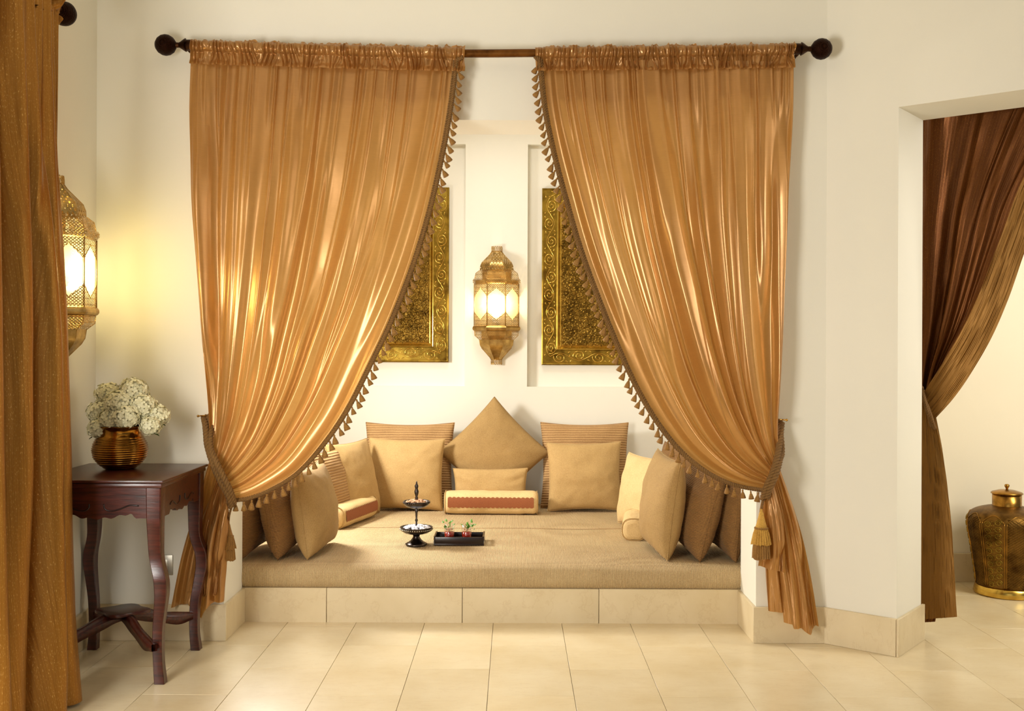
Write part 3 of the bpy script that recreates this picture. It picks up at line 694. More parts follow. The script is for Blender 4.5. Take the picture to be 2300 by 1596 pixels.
# heavy drape on the left wall, near the camera
dl = empty('drape', (-1.72, 3.6, 0), 0, 'heavy brown and gold drape hanging on the left wall, cut by the left edge', 'curtain')
def left_drape():
    n, m = 520, 200
    s = np.linspace(0, 1, n); t = np.linspace(0, 1, m); S, T = np.meshgrid(s, t, indexing='ij')
    top, bot = 2.60, 0.012
    Yc = 3.12 + (3.955 - 3.12) * S - 0.115 * S ** 2 * T ** 2.0
    Xc = -1.735 + 0.035 * T ** 1.5 + 0.085 * S * T ** 2.6 - 0.012 * sstep(0.7, 1, S)
    ph = S * 4.6 + 0.35 * vnoise(S * 5, T * 1.6, 201) + 0.12 * T; c = np.cos(2 * PI * ph)
    A = (0.040 + 0.052 * sstep(0, 0.5, T)) * (0.8 + 0.35 * vnoise(S * 6, T * 2, 202))
    A = A * (1 - 0.62 * sstep(0.70, 0.95, S) * (1 - T ** 3))
    X = Xc + 0.012 + A * np.sign(c) * np.abs(c) ** 0.8; Yd = Yc + 0.022 * np.sin(2 * PI * ph) * sstep(0, 0.2, T)
    fine = (np.cos(2 * PI * (S * 17 + 0.5 * vnoise(S * 10, T * 2, 205)))) * 0.012 * (1 - sstep(0.05, 0.5, T)); X = X + fine
    X += 0.004 * vnoise(S * 18, T * 4, 206) + 0.0012 * vnoise(S * 40, T * 18, 207)
    X = np.maximum(X, XL + 0.012)
    Z = top + (bot - top) * T + 0.0 * S
    V = np.stack([X, Yd, Z], -1) - np.array([-1.72, 3.6, 0])
    me = grid_mesh(V, np.stack([S * 1.0, T * 1.6], -1)); obj('cloth', me, M['drape'], dl)
    # gathered heading round the rod, frilled
    T2 = np.linspace(0, 1, 40); S2, TT = np.meshgrid(s, T2, indexing='ij')
    Z = 2.675 - 0.15 * TT + 0.012 * vnoise(S2 * 30, TT * 0, 210) * (1 - TT); Yh = 3.12 + (3.955 - 3.12) * S2
    r = 0.034; dz = Z - 2.60; pr = np.sqrt(np.clip(r * r - dz * dz, 0, 1)) * 1.0
    X = -1.765 + pr + 0.012 + (0.016 + 0.012 * vnoise(S2 * 20, TT * 3, 211)) * (np.cos(2 * PI * (S2 * 17 + 0.5 * vnoise(S2 * 22, TT * 2, 212))) + 0.5) + 0.012 * vnoise(S2 * 24, TT * 5, 213)
    V = np.stack([X, Yh, Z], -1) - np.array([-1.72, 3.6, 0]); obj('gathered_heading', grid_mesh(V, np.stack([S2, TT * 0.1], -1)), M['drape'], dl)
left_drape()
rl = empty('curtain_rod', (-1.765, 3.6, 2.60), 0, 'dark bronze rod with ball end on the left wall, behind the brown drape', 'curtain rod')
MB().tube([(0, -0.65, 0), (0, 0.34, 0)], 0.0175, 14).build('pole', M['rod'], rl)
o = MB().lathe([(0.0001, -0.048), (0.018, -0.0445), (0.033, -0.034), (0.044, -0.017), (0.048, 0), (0.044, 0.017), (0.033, 0.034), (0.018, 0.0445), (0.0001, 0.048)], 28).build('finial_ball', M['knob'], rl); o.rotation_euler = (PI / 2, 0, 0); o.location = (0.0, 0.455, -0.0)
o = MB().lathe([(0.012, 0.040), (0.011, 0.058), (0.026, 0.082), (0.029, 0.088), (0.0235, 0.096), (0.0235, 0.122)], 20).build('finial_neck', M['darkb'], rl, angle=0.5); o.rotation_euler = (PI / 2, 0, 0); o.location = (0, 0.455, 0)
MB().tube([(0, 0.30, -0.01), (XL + 1.765, 0.30, -0.01)], 0.007, 8).build('wall_bracket', M['darkb'], rl)

# curtain in the doorway to the next room
dr = empty('drape', (0, 0, 0), 0, 'brown drape tied back in the doorway on the right', 'curtain')
Qp = P2 + bv * 0.10; nrm = np.array([bv[0], bv[1], 0.0]); q3d = np.array([Qp[0], Qp[1], 0])
def door_surf(L, R, name, mat, off, NB, amp, seed, n=260, m=220, hem=None):
    s = np.linspace(0, 1, n); t = np.linspace(0, 1, m); S, T = np.meshgrid(s, t, indexing='ij'); l = curve_at(L, t); r = curve_at(R, t)
    PX = l[None, :, 0] * (1 - S) + r[None, :, 0] * S; PY = l[None, :, 1] * (1 - S) + r[None, :, 1] * S
    q = q3d + nrm * off
    # ray/plane for arrays
    u = (PX - CX) / F; v = -(PY - CY) / F; dx = u - TH * v; dz = v + TH * u
    k = (q[0] * nrm[0] + q[1] * nrm[1]) / (dx * nrm[0] + nrm[1])
    V = np.stack([dx * k, k, H + dz * k], -1)
    big, fine, db = folds(S, T, seed, NB, NB * 2.3)
    d = amp * (0.7 * big + 0.25 * fine) * (1 - 0.5 * sstep(0.8, 1, T) * (hem is None)) + 0.003 * vnoise(S * 20, T * 12, seed + 5)
    V -= d[..., None] * nrm
    return obj(name, grid_mesh(V, np.stack([S * 0.6, T * 1.2], -1)), mat, dr)
door_surf([(2060, 215), (2062, 400), (2064, 700), (2064, 860), (2064, 930)], [(2520, 60), (2405, 225), (2303, 400), (2253, 525), (2206, 650), (2165, 740), (2126, 808), (2100, 870), (2096, 935)], 'cloth', M['drape2'], 0.03, 5, 0.034, 301)
door_surf([(2515, 60), (2400, 225), (2298, 400), (2249, 525), (2202, 650), (2160, 740), (2120, 808), (2068, 890)], [(2640, 60), (2480, 240), (2365, 400), (2303, 560), (2264, 670), (2226, 758), (2184, 832), (2142, 893), (2095, 946)], 'turned_edge', M['drape2b'], -0.02, 1.6, 0.010, 311)
door_surf([(2064, 890), (2064, 1000), (2064, 1200), (2062, 1392)], [(2099, 925), (2118, 1030), (2136, 1180), (2148, 1386)], 'cloth_tail', M['drape2b'], 0.0, 1.3, 0.012, 321, hem=1)
door_surf([(2066, 1300), (2066, 1330), (2068, 1398)], [(2120, 1300), (2112, 1340), (2100, 1396)], 'cloth_fold', M['drape2'], 0.045, 1.3, 0.008, 331, n=60, m=60, hem=1)
dt = empty('tieback', (0, 0, 0), 0, 'thin rope tying back the brown doorway drape', 'curtain tie')
mb = MB(); rope(mb, [Pplane(x, y, q3d - nrm * o_, nrm) for x, y, o_ in ((2072, 875, 0.0), (2078, 900, 0.05), (2086, 920, 0.055), (2094, 945, 0.05), (2099, 962, 0.0))], 0.0045, 0.0045, 0.03, 3, 6)
mb.build('rope', M['cord'], dt)
mb = MB(); rope(mb, [Pplane(x, y, q3d - nrm * o_, nrm) for x, y, o_ in ((2070, 868, 0.0), (2074, 890, 0.05), (2081, 915, 0.06), (2089, 942, 0.052), (2093, 958, 0.0))], 0.0045, 0.0045, 0.03, 3, 6)
mb.build('rope', M['cord'], dt)
rr = empty('curtain_rod', (float(Qp[0]), float(Qp[1]), 2.55), 0, 'bronze rod over the doorway, hidden behind the wall head', 'curtain rod')
a = Qp - dv * 0.05 + bv * 0.02; c_ = Qp + dv * 1.5 + bv * 0.02
loc_build(MB().tube([(a[0], a[1], 2.62), (c_[0], c_[1], 2.62)], 0.0175, 12), rr).build('pole', M['rod'], rr)

# ------------------------------------------------------------------ lanterns
def make_lantern(label, group):
    """origin on the wall, at the lantern's bottom; faces -Y"""
    t = empty('wall_lantern', (0, 0, 0), 0, label, 'lamp', group)
    K = 0.567e-3; Ytop = 1485
    def z(c): return (Ytop - c) * K
    def plan(a): k = a * math.tan(PI / 8); return [(a, 0), (a, -k), (k, -a), (-k, -a), (-a, -k), (-a, 0)]
    def shell(name, prof, mat, fine=3):
        """facetted shell with a uv per facet in metres"""
        v = []; f = []; uvs = []
        pr = catmull(np.array(prof, float), fine) if fine > 1 else np.array(prof, float)
        for i in range(5):
            arc = 0; prev = None
            for (zz, hw) in pr:
                p = plan(hw * K); A, B = p[i], p[i + 1]; w_ = math.hypot(A[0] - B[0], A[1] - B[1])
                if prev is not None: arc += math.hypot((zz - prev[0]) * K, (hw - prev[1]) * K)
                prev = (zz, hw); v += [(A[0], A[1], z(zz)), (B[0], B[1], z(zz))]; uvs += [(-w_ / 2, -arc), (w_ / 2, -arc)]
            n0 = i * 2 * len(pr)
            for j in range(len(pr) - 1): f.append((n0 + 2 * j, n0 + 2 * j + 1, n0 + 2 * j + 3, n0 + 2 * j + 2))
        me = mesh_pd(v, f); l = me.uv_layers.new(name='UVMap')
        for lp in me.loops: l.data[lp.index].uv = uvs[lp.vertex_index]
        return obj(name, me, mat, t, smooth=False)
    shell('dome', [(165, 60), (200, 84), (250, 130), (300, 176), (345, 192), (388, 194)], M['lantern_d'])
    shell('upper_tier', [(388, 194), (392, 204), (425, 244), (485, 256)], M['lantern_f'])
    for nm, ps in (('upper_collar', [(485, 250), (490, 268), (505, 278), (530, 278), (545, 268), (556, 250)]), ('lower_collar', [(1035, 252), (1042, 270), (1058, 278), (1075, 278), (1090, 268), (1098, 252)])):
        shell(nm, ps, M['lantern_f'] if nm[0] == 'u' else M['lantern_s'], 1)
    shell('lower_tier', [(1098, 256), (1150, 252), (1196, 200)], M['lantern_f'], 1)
    shell('lower_bowl', [(1196, 200), (1260, 190), (1300, 168), (1350, 124), (1400, 80), (1428, 62)], M['lantern_s'])
    # the crowns: a ring of small arched leaves top and bottom
    for nm, y0, y1, hw in (('top_crown', 165, 105, 60), ('bottom_crown', 1428, 1485, 62)):
        mb = MB()
        p = plan(hw * K)
        for i in range(5):
            A, B = np.array(p[i]), np.array(p[i + 1]); k = 2 if np.linalg.norm(B - A) > 0.02 else 1
            for q in range(k):
                a_ = A + (B - A) * q / k; b_ = A + (B - A) * (q + 1) / k; pts = []
                for s_ in np.linspace(0, 1, 9): pts.append((*(a_ + (b_ - a_) * s_), z(y0) + (z(y1) - z(y0)) * (0.45 + 0.55 * math.sin(PI * s_))))
                mb.tube(pts, 0.0022, 5); mb.tube([(*a_, z(y0)), (*a_, z(y0) + (z(y1) - z(y0)) * 0.5)], 0.002, 5)
                m_ = (a_ + b_) / 2; mb.tube([(*m_, z(y0)), (*m_, z(y0) + (z(y1) - z(y0)) * 0.6)], 0.002, 5)
            mb.tube([(*A, z(y0)), (*B, z(y0))], 0.003, 5)
        mb.build(nm, M['lantern_s'], t)
    # ribs along the facet corners
    for i in range(1, 5):
        mb = MB(); mb.tube([(*plan(260 * K)[i], z(1038)), (*plan(260 * K)[i], z(552))], 0.0028, 6); mb.build('corner_post', M['lantern_s'], t)
    mb = MB()
    for i in range(1, 5):
        mb.tube([(*plan(h_ * K)[i], z(y_)) for y_, h_ in [(165, 60), (200, 84), (250, 130), (300, 176), (345, 192), (388, 194), (392, 204), (425, 244), (485, 256)]], 0.0016, 5)
        mb.tube([(*plan(h_ * K)[i], z(y_)) for y_, h_ in [(1098, 256), (1150, 252), (1196, 200), (1260, 190), (1300, 168), (1350, 124), (1400, 80), (1428, 62)]], 0.0016, 5)
    mb.build('seam_beading', M['lantern_s'], t)
    # scalloped lace above and below each pane, then the pane
    for i in range(5):
        A, B = np.array(plan(259 * K)[i]), np.array(plan(259 * K)[i + 1]); w_ = np.linalg.norm(B - A)
        for up in (True, False):
            nx = 49; v = []; f = []; uvs = []
            for q in range(nx):
                s_ = q / (nx - 1); d = abs(s_ - 0.5) * 2 
                if up: yy = 600 + 95 * d ** 1.25 + 9 * abs(math.sin(PI * d * 4.0)) - 12 * math.exp(-(d / 0.10) ** 2); y0 = 556
                else: yy = 965 - 85 * max(0, d) ** 1.4 - 10 * abs(math.sin(PI * d * 3.5)) + 10 * math.exp(-(d / 0.15) ** 2); y0 = 1036
                pt = A + (B - A) * s_; 
                v += [(pt[0], pt[1], z(y0)), (pt[0], pt[1], z(yy))]; uvs += [(s_ * w_, z(y0)), (s_ * w_, z(yy))]
            for q in range(nx - 1): f.append((2 * q, 2 * q + 1, 2 * q + 3, 2 * q + 2))
            me = mesh_pd(v, f); l = me.uv_layers.new(name='UVMap')
            for lp in me.loops: l.data[lp.index].uv = uvs[lp.vertex_index]
            o = obj('lace_panel', me, M['lantern_f'], t, smooth=False)
            # solid scalloped lip
            mb = MB(); mb.tube([v[2 * q + 1] for q in range(nx)], 0.0016, 4); mb.build('lace_lip', M['lantern_s'], o)
        A, B = np.array(plan(252 * K)[i]), np.array(plan(252 * K)[i + 1]); dd = (B - A) / w_; nn = np.array([dd[1], -dd[0]]) * 0.002
        mb = MB(); mb.prism([tuple(A + dd * .003), tuple(B - dd * .003), tuple(B - dd * .003 + nn), tuple(A + dd * .003 + nn)], z(1034), z(557)); mb.build('pane', M['frost'], t, smooth=False)
    MB().box((-0.142, -0.005, z(1095)), (0.142, 0, z(500))).box((-0.10, -0.005, z(1300)), (0.10, 0, z(1096))).box((-0.095, -0.005, z(499)), (0.095, 0, z(320))).build('back_plate', M['lantern_s'], t, smooth=False)
    # bulb: ceramic base and a glowing spiral
    MB().lathe([(0.001, z(1000)), (0.022, z(1000)), (0.030, z(960)), (0.030, z(900)), (0.014, z(885)), (0.001, z(885))], 20, (0, -0.075, 0)).build('bulb_base', M['ceramic'], t)
    pts = [(0.013 * math.cos(a), -0.075 + 0.013 * math.sin(a), z(885) + 0.065 * a / (8 * PI)) for a in np.linspace(0, 8 * PI, 90)]
    MB().tube(pts, 0.0042, 6).build('bulb', M['glow'], t)
    l = D.lights.new('lantern_light', 'POINT'); l.energy = 4.5; l.color = (1.0, 0.80, 0.42); l.shadow_soft_size = 0.045
    lo = D.objects.new('lantern_light', l); C.objects.link(lo); lo.parent = t; lo.location = (0, -0.08, z(790))
    return t
g_l = 'pierced brass wall lanterns'
ln = make_lantern('pierced brass lantern on the alcove back wall between the two embossed panels', g_l)
c = P(1115, 818, AB); ln.location = (c[0], AB - 0.001, c[2])
l2 = copy_tree(ln); l2['label'] = 'pierced brass lantern on the left wall over the wooden side table'
for o in l2.children:
    if o.type == 'LIGHT': o.data = o.data.copy(); o.data.energy = 7; o.data.color = (1.0, 0.84, 0.36)
l2.location = (XL + 0.001, 4.18, 1.205); l2.rotation_euler = (0, 0, PI / 2)

# ------------------------------------------------------------------ embossed brass panels in the recesses
def brass_panel(x0, x1, z0, z1, label):
    t = empty('embossed_panel', ((x0 + x1) / 2, AB + RD, z0), 0, label, 'wall art', 'embossed brass panels in the recesses')
    W = x1 - x0; Hh = z1 - z0; b_ = 0.130; dpt = 0.028
    # moulded tray: rings of rectangles (inset, depth)
    rings = [(0, 0), (0, -dpt), (0.006, -dpt - 0.003), (0.012, -dpt), (0.098, -dpt), (0.104, -dpt - 0.003)]
    def ring(i, y): return [(-W / 2 + i, y, i), (W / 2 - i, y, i), (W / 2 - i, y, Hh - i), (-W / 2 + i, y, Hh - i)]
    def rings_mesh(rs, close=False):
        mb = MB(); v = []; f = []
        for r in rs: v += ring(*r)
        for k in range(len(rs) - 1):
            for j in range(4): f.append((k * 4 + j, k * 4 + (j + 1) % 4, (k + 1) * 4 + (j + 1) % 4, (k + 1) * 4 + j))
        if close: n = (len(rs) - 1) * 4; f.append((n, n + 1, n + 2, n + 3))
        return mb.add(v, f)
    rings_mesh(rings).build('border', M['brass_e'], t, smooth=False)
    rings_mesh([(0.104, -dpt - 0.003), (0.108, -dpt - 0.002), (0.124, -0.012), (b_, -0.011)]).build('bevel', M['brass_b'], t, smooth=False)
    rings_mesh([(b_, -0.011), (b_ + 0.004, -0.014), (b_ + 0.014, -0.013), (b_ + 0.02, -0.012)], True).build('field', M['brass_f'], t, smooth=False)
    # beaded edges and the running vine scroll
    mb = MB()
    def bead_line(i, y, step, r):
        for (xa, za, xb, zb) in ((-W / 2 + i, i, W / 2 - i, i), (W / 2 - i, i, W / 2 - i, Hh - i), (-W / 2 + i, Hh - i, W / 2 - i, Hh - i), (-W / 2 + i, i, -W / 2 + i, Hh - i)):
            L_ = math.hypot(xb - xa, zb - za); n = int(L_ / step)
            for k in range(n):
                s_ = (k + .5) / n; cx, cz = xa + (xb - xa) * s_, za + (zb - za) * s_
                mb.add([(cx - r, y, cz), (cx, y, cz - r), (cx + r, y, cz), (cx, y, cz + r), (cx, y - r, cz)], [(0, 1, 4), (1, 2, 4), (2, 3, 4), (3, 0, 4)])
    bead_line(0.015, -dpt, 0.0095, 0.0033); bead_line(b_ + 0.009, -0.013, 0.010, 0.0035)
    o = mb.build('beading', M['brass_b'], t, smooth=False); o['kind'] = 'stuff'
    mb = MB(); yb = -dpt - 0.001
    def scroll(orig, du, L_, width):
        """vine along one side: orig, unit dir du, normal dn"""
        du = np.array(du, float); dn = np.array([-du[1], du[0]]); orig = np.array(orig, float)
        def put(a, c): p = orig + du * a + dn * c; return (p[0], yb, p[1])
        nper = max(2, round(L_ / 0.118)); per = L_ / nper; Aw = width * 0.30
        mb.tube([put(a, Aw * math.sin(2 * PI * a / per / 1.0 * 0.5 * 1.0)) for a in np.linspace(0, L_, nper * 14)], 0.0028, 5, flat=1)
        for k in range(nper):
            sg = 1 if k % 2 == 0 else -1; c0 = (k + 0.5) * per; r0 = width * 0.45
            pts = []
            for a in np.linspace(0, 3.6 * PI, 40):
                rr_ = r0 * (1 - a / (3.9 * PI)); pts.append(put(c0 + rr_ * math.cos(a + PI * 0.9) * 1.15, -sg * width * 0.08 + sg * rr_ * math.sin(a + PI * 0.9)))
            mb.tube(pts, np.linspace(0.0040, 0.0026, 40), 5)
            for (aa, cc, an, ln_) in ((c0 + per * .42, sg * width * .30, 0.5, .022), (c0 - per * .36, sg * width * .34, 2.4, .020), (c0 + per * .3, -sg * width * .36, -0.7, .020), (c0 + per * .5, 0, 1.2, .016)):
                pts = [put(aa + ln_ * s_ * math.cos(an * sg), cc + ln_ * s_ * math.sin(an * sg) * .6 + 0.004 * math.sin(PI * s_)) for s_ in np.linspace(0, 1, 6)]
                mb.tube(pts, [0.0008, 0.0032, 0.0042, 0.0038, 0.0026, 0.0006], 5)
    wd = 0.080; ic = 0.056
    scroll((W / 2 - ic, ic), (0, 1), Hh - 2 * ic, wd); scroll((-W / 2 + ic, ic), (0, 1), Hh - 2 * ic, wd)
    scroll((-W / 2 + ic, ic), (1, 0), W - 2 * ic, wd); scroll((-W / 2 + ic, Hh - ic), (1, 0), W - 2 * ic, wd)
    mb.build('vine_scroll', M['brass_b'], t)
    # raised scrolls, bosses and petals of the centre field
    mb = MB(); yb = -0.013; rs = random.Random(5)
    nx, nz = 9, 17; fx0, fx1, fz0, fz1 = -W / 2 + b_ + 0.03, W / 2 - b_ - 0.03, b_ + 0.03, Hh - b_ - 0.03
    for ix in range(nx):
        for iz in range(nz):
            cx = fx0 + (fx1 - fx0) * (ix + (0.5 if iz % 2 else 0)) / nx; cz = fz0 + (fz1 - fz0) * iz / (nz - 1); sg = rs.choice((-1, 1)); r0 = 0.024
            a0 = rs.uniform(0, 6); pts = [(cx + sg * (r0 * (1 - a / 15)) * math.cos(a + a0), yb, cz + (r0 * (1 - a / 15)) * math.sin(a + a0)) for a in np.linspace(0, 9, 18)]
            mb.tube(pts, 0.0024, 4)
            for q in range(5):
                a = a0 + q * 1.26; px_, pz_ = cx + 0.030 * math.cos(a), cz + 0.030 * math.sin(a); r = 0.005
                mb.add([(px_ - r, yb, pz_), (px_, yb, pz_ - r), (px_ + r, yb, pz_), (px_, yb, pz_ + r), (px_, yb - r * .8, pz_)], [(0, 1, 4), (1, 2, 4), (2, 3, 4), (3, 0, 4)])
    mb.build('field_relief', M['brass_f'], t, smooth=False)['kind'] = 'stuff'
YB = AB + RD
pR = P(1008, 813, YB); pT = P(1008, 422, YB); brass_panel(pR[0] - 0.76, pR[0], pR[2], pT[2], 'embossed brass panel in the left recess of the alcove wall, half behind the curtain')
pR = P(1216, 819, YB); pT = P(1216, 424, YB); brass_panel(pR[0], pR[0] + 0.76, pR[2], pT[2], 'embossed brass panel in the right recess of the alcove wall, half behind the curtain')

# ------------------------------------------------------------------ cushions
def cushion(name, label, mat, w_, h_, T_, loc, yaw=0, lean=12, roll=0, cat='cushion', group=None, pucker=0.07, seed=1, diamond=False, piping=True, n=44):
    """local: upright in XZ, origin at the bottom middle, front faces -Y"""
    t = empty(name, loc, 0, label, cat, group)
    u = np.sin(np.linspace(-PI / 2, PI / 2, n)) ; u = 0.45 * u + 0.55 * np.linspace(-1, 1, n)
    U, V_ = np.meshgrid(u, u, indexing='ij')
    ed = pucker
    X = w_ / 2 * U * (1 - ed * (1 - V_ ** 2)); Z = h_ / 2 * V_ * (1 - ed * (1 - U ** 2))
    th = T_ / 2 * (np.clip(1 - U ** 2, 0, 1) ** 0.42) * (np.clip(1 - V_ ** 2, 0, 1) ** 0.42)
    sag = -0.10 * V_ * th                                                      # filling settles a little
    wr = 0.004 * vnoise(U * 2 + seed, V_ * 3, seed) + 0.0015 * vnoise(U * 6 + seed, V_ * 6, seed + 1)
    crn = 0.006 * np.cos(14 * np.arctan2(V_, U) + seed) * np.clip(np.abs(U * V_), 0, 1) ** 1.5
    fr = -(th + sag) - (wr + crn) * np.clip(th / T_ * 3, 0, 1)
    bk = (th + sag) - wr * np.clip(th / T_ * 3, 0, 1)
    A = np.stack([X, fr, Z], -1); B = np.stack([X, bk, Z], -1)
    me = D.meshes.new('c'); bm = bmesh.new()
    vf = [[bm.verts.new(A[i, j]) for j in range(n)] for i in range(n)]
    vb = [[vf[i][j] if i in (0, n - 1) or j in (0, n - 1) else bm.verts.new(B[i, j]) for j in range(n)] for i in range(n)]
    for i in range(n - 1):
        for j in range(n - 1):
            bm.faces.new((vf[i][j], vf[i + 1][j], vf[i + 1][j + 1], vf[i][j + 1]))
            try: bm.faces.new((vb[i][j], vb[i][j + 1], vb[i + 1][j + 1], vb[i + 1][j]))
            except ValueError: pass
    bm.to_mesh(me); bm.free()
    R_ = Matrix.Rotation(math.radians(yaw), 4, 'Z') @ Matrix.Rotation(-math.radians(lean), 4, 'X') @ Matrix.Rotation(math.radians(roll + (45 if diamond else 0)), 4, 'Y')
    vs = np.array([R_ @ Vector(v.co) for v in me.vertices]); zmin = vs[:, 2].min()
    # keep the turned shape standing on the origin plane
    o = obj('cover', me, mat, t); ML = Matrix.Translation((0, 0, -zmin)) @ R_; o.matrix_local = ML
    if piping:
        k = n; per = [A[i, 0] for i in range(n)] + [A[n - 1, j] for j in range(1, n)] + [A[i, n - 1] for i in range(n - 2, -1, -1)] + [A[0, j] for j in range(n - 2, 0, -1)]
        mb = MB(); mb.tube(np.array(per), 0.0022, 5, closed=True); q = mb.build('seam', mat, t); q.matrix_local = ML
    return t
def onseat(px, py, dy=0):
    v = (py - CY) - (px - CX) * TH; Y = (H - MT) * F / v; return (float((px - CX) / F * Y), Y + dy, MT + 0.001)
def seatX(px, Y): return (px - CX) / F * Y
cushion('cushion', 'large ribbed beige cushion against the back wall, left of the diamond cushion', M['c_rib'], 0.58, 0.55, 0.15, (seatX(920, 6.72), 6.735, MT), 0, 10, 0, seed=3, group='ribbed cushions on the back wall')
cushion('cushion', 'large ribbed beige cushion against the back wall, right of the diamond cushion', M['c_rib'], 0.575, 0.555, 0.15, (seatX(1315, 6.72), 6.735, MT), 0, 10, 0, seed=4, group='ribbed cushions on the back wall')
cushion('cushion', 'plain golden cushion in front of the left ribbed cushion', M['c_plain'], 0.485, 0.455, 0.15, (seatX(914, 6.62), 6.585, MT), 0, 9, 0.8, seed=5, group='plain golden square cushions')
cushion('cushion', 'plain golden cushion in front of the right ribbed cushion', M['c_plain'], 0.475, 0.435, 0.15, (seatX(1313, 6.62), 6.585, MT), 0, 9, -1.0, seed=6, group='plain golden square cushions')
cushion('cushion', 'big sand coloured cushion standing on one corner in the middle', M['c_sand'], 0.51, 0.51, 0.15, (seatX(1111, 6.75), 6.705, MT), 0, 9, 0, seed=7, diamond=True, pucker=0.06)
cushion('cushion', 'small oblong golden cushion behind the banded bolster', M['c_plain'], 0.475, 0.265, 0.10, (seatX(1103, 6.6), 6.585, MT), 0, 6, -0.5, seed=8)
cushion('cushion', 'golden cushion leaning on the left wall near the back corner', M['c_plain'], 0.47, 0.47, 0.17, (seatX(792, 6.25), 6.29, MT), 67, 12, 0, seed=9)
cushion('cushion', 'dark striped cushion half hidden behind the golden one at the left', M['c_rib'], 0.46, 0.44, 0.13, (seatX(742, 6.0), 6.02, MT), 74, 10, 0, seed=10)
cushion('cushion', 'sand coloured cushion nearest the middle in the front left row', M['c_sand'], 0.45, 0.43, 0.20, (seatX(708, 5.25), 5.25, MT), 84, 8, -2, seed=11, group='cushions in the front left row')
cushion('cushion', 'brown woven cushion second in the front left row', M['c_brown'], 0.48, 0.46, 0.19, (seatX(638, 5.25), 5.245, MT), 84, 12, -3, seed=12, group='cushions in the front left row')
cushion('cushion', 'brown woven cushion by the left jamb, mostly hidden', M['c_brown'], 0.46, 0.45, 0.15, (seatX(572, 5.25), 5.215, MT), 86, 3, -2, seed=13, group='cushions in the front left row')
cushion('cushion', 'sand coloured cushion nearest the middle in the front right row', M['c_sand'], 0.47, 0.49, 0.20, (seatX(1490, 5.25), 5.262, MT), -84, 7, 2, seed=14, group='cushions in the front right row')
cushion('cushion', 'brown woven cushion second in the front right row', M['c_brown'], 0.47, 0.46, 0.19, (seatX(1570, 5.25), 5.235, MT), -84, 14, 3, seed=15, group='cushions in the front right row')
cushion('cushion', 'brown woven cushion by the right jamb, mostly hidden', M['c_brown'], 0.45, 0.42, 0.15, (seatX(1634, 5.25), 5.215, MT), -86, 6, 2, seed=16, group='cushions in the front right row')
cushion('cushion', 'cream cushion leaning on the right, behind the sand coloured one', M['c_cream'], 0.42, 0.42, 0.17, (seatX(1444, 5.95), 5.97, MT), -66, 10, 0, seed=17)
cushion('cushion', 'brown cushion at the right behind the cream one, below the tasselled curtain edge', M['c_brown'], 0.44, 0.47, 0.14, (seatX(1515, 6.15), 6.2, MT), -72, 14, 0, seed=18)
def bolster(label, L_, r, loc, yaw, band, squash=0.92, group=None):
    t = empty('bolster', loc, math.radians(yaw), label, 'cushion', group)
    prof = [(-L_ / 2 - 0.004, 0.0001), (-L_ / 2 - 0.005, r * 0.5), (-L_ / 2 - 0.002, r * 0.82), (-L_ / 2 + 0.010, r * 0.95)]
    xs = np.linspace(-L_ / 2 + 0.025, L_ / 2 - 0.025, 40)
    prof += [(x, r * (1 + 0.012 * math.sin(x * 31))) for x in xs]
    prof += [(L_ / 2 - 0.010, r * 0.95), (L_ / 2 + 0.002, r * 0.82), (L_ / 2 + 0.005, r * 0.5), (L_ / 2 + 0.004, 0.0001)]
    prof = np.array(prof); n = 48; a = np.arange(n) * 2 * PI / n
    # a little squared, flat below
    def rad(a_): return 1.0 / ((abs(math.cos(a_)) ** 2.8 + abs(math.sin(a_)) ** 2.8) ** (1 / 2.8))
    ra = np.array([rad(x) for x in a])
    V = np.stack([np.repeat(prof[:, 0][:, None], n, 1), prof[:, 1][:, None] * (ra * np.cos(a))[None], prof[:, 1][:, None] * (ra * np.sin(a))[None] * squash + r * squash], -1)
    V[..., 1:] += (0.0025 * vnoise(V[..., 0] * 18, V[..., 1] * 30, 40))[..., None]
    obj('cover', grid_mesh(V, close_v=True), M['c_cream'], t)
    # piped rims and the scalloped band along its front
    for s_ in (-1, 1):
        mb = MB(); x = s_ * (L_ / 2 - 0.004); mb.tube([(x, 0.965 * r * ra[k] * math.cos(a[k]), 0.965 * r * ra[k] * math.sin(a[k]) * squash + r * squash) for k in range(n)], 0.0028, 5, closed=True); mb.build('piping', M['c_plain'], t)
    if band:
        nx = 240; nc = 10; W_ = L_ - 0.045; B = np.zeros((nx, nc, 3))
        for i in range(nx):
            x = -W_ / 2 + W_ * i / (nx - 1); sc_ = 0.006 * abs(math.sin(PI * (x + W_ / 2) / W_ * 20)); 
            for j in range(nc):
                q = -0.36 - sc_ / r + (0.72 + 2 * sc_ / r) * j / (nc - 1) + 0.10; aa = PI + -q; k = rad(aa) * r * 1.06
                B[i, j] = (x, k * math.cos(aa), k * math.sin(aa) * squash + r * squash)
        obj('scalloped_band', grid_mesh(B), M['c_band'], t)
    return t
bolster('cream bolster with a rust scalloped band lying in front of the diamond cushion', 0.575, 0.077, (seatX(1105, 6.46), 6.46, MT), -1.5, True)
bolster('cream bolster with a rust band lying along the left wall behind the sand cushion', 0.50, 0.072, (seatX(770, 6.0) + 0.035, 6.10, MT), 75, True)
bolster('cream bolster lying at the right, in front of the cream cushion', 0.34, 0.066, (seatX(1420, 5.75) + 0.015, 5.72, MT), -98, False)

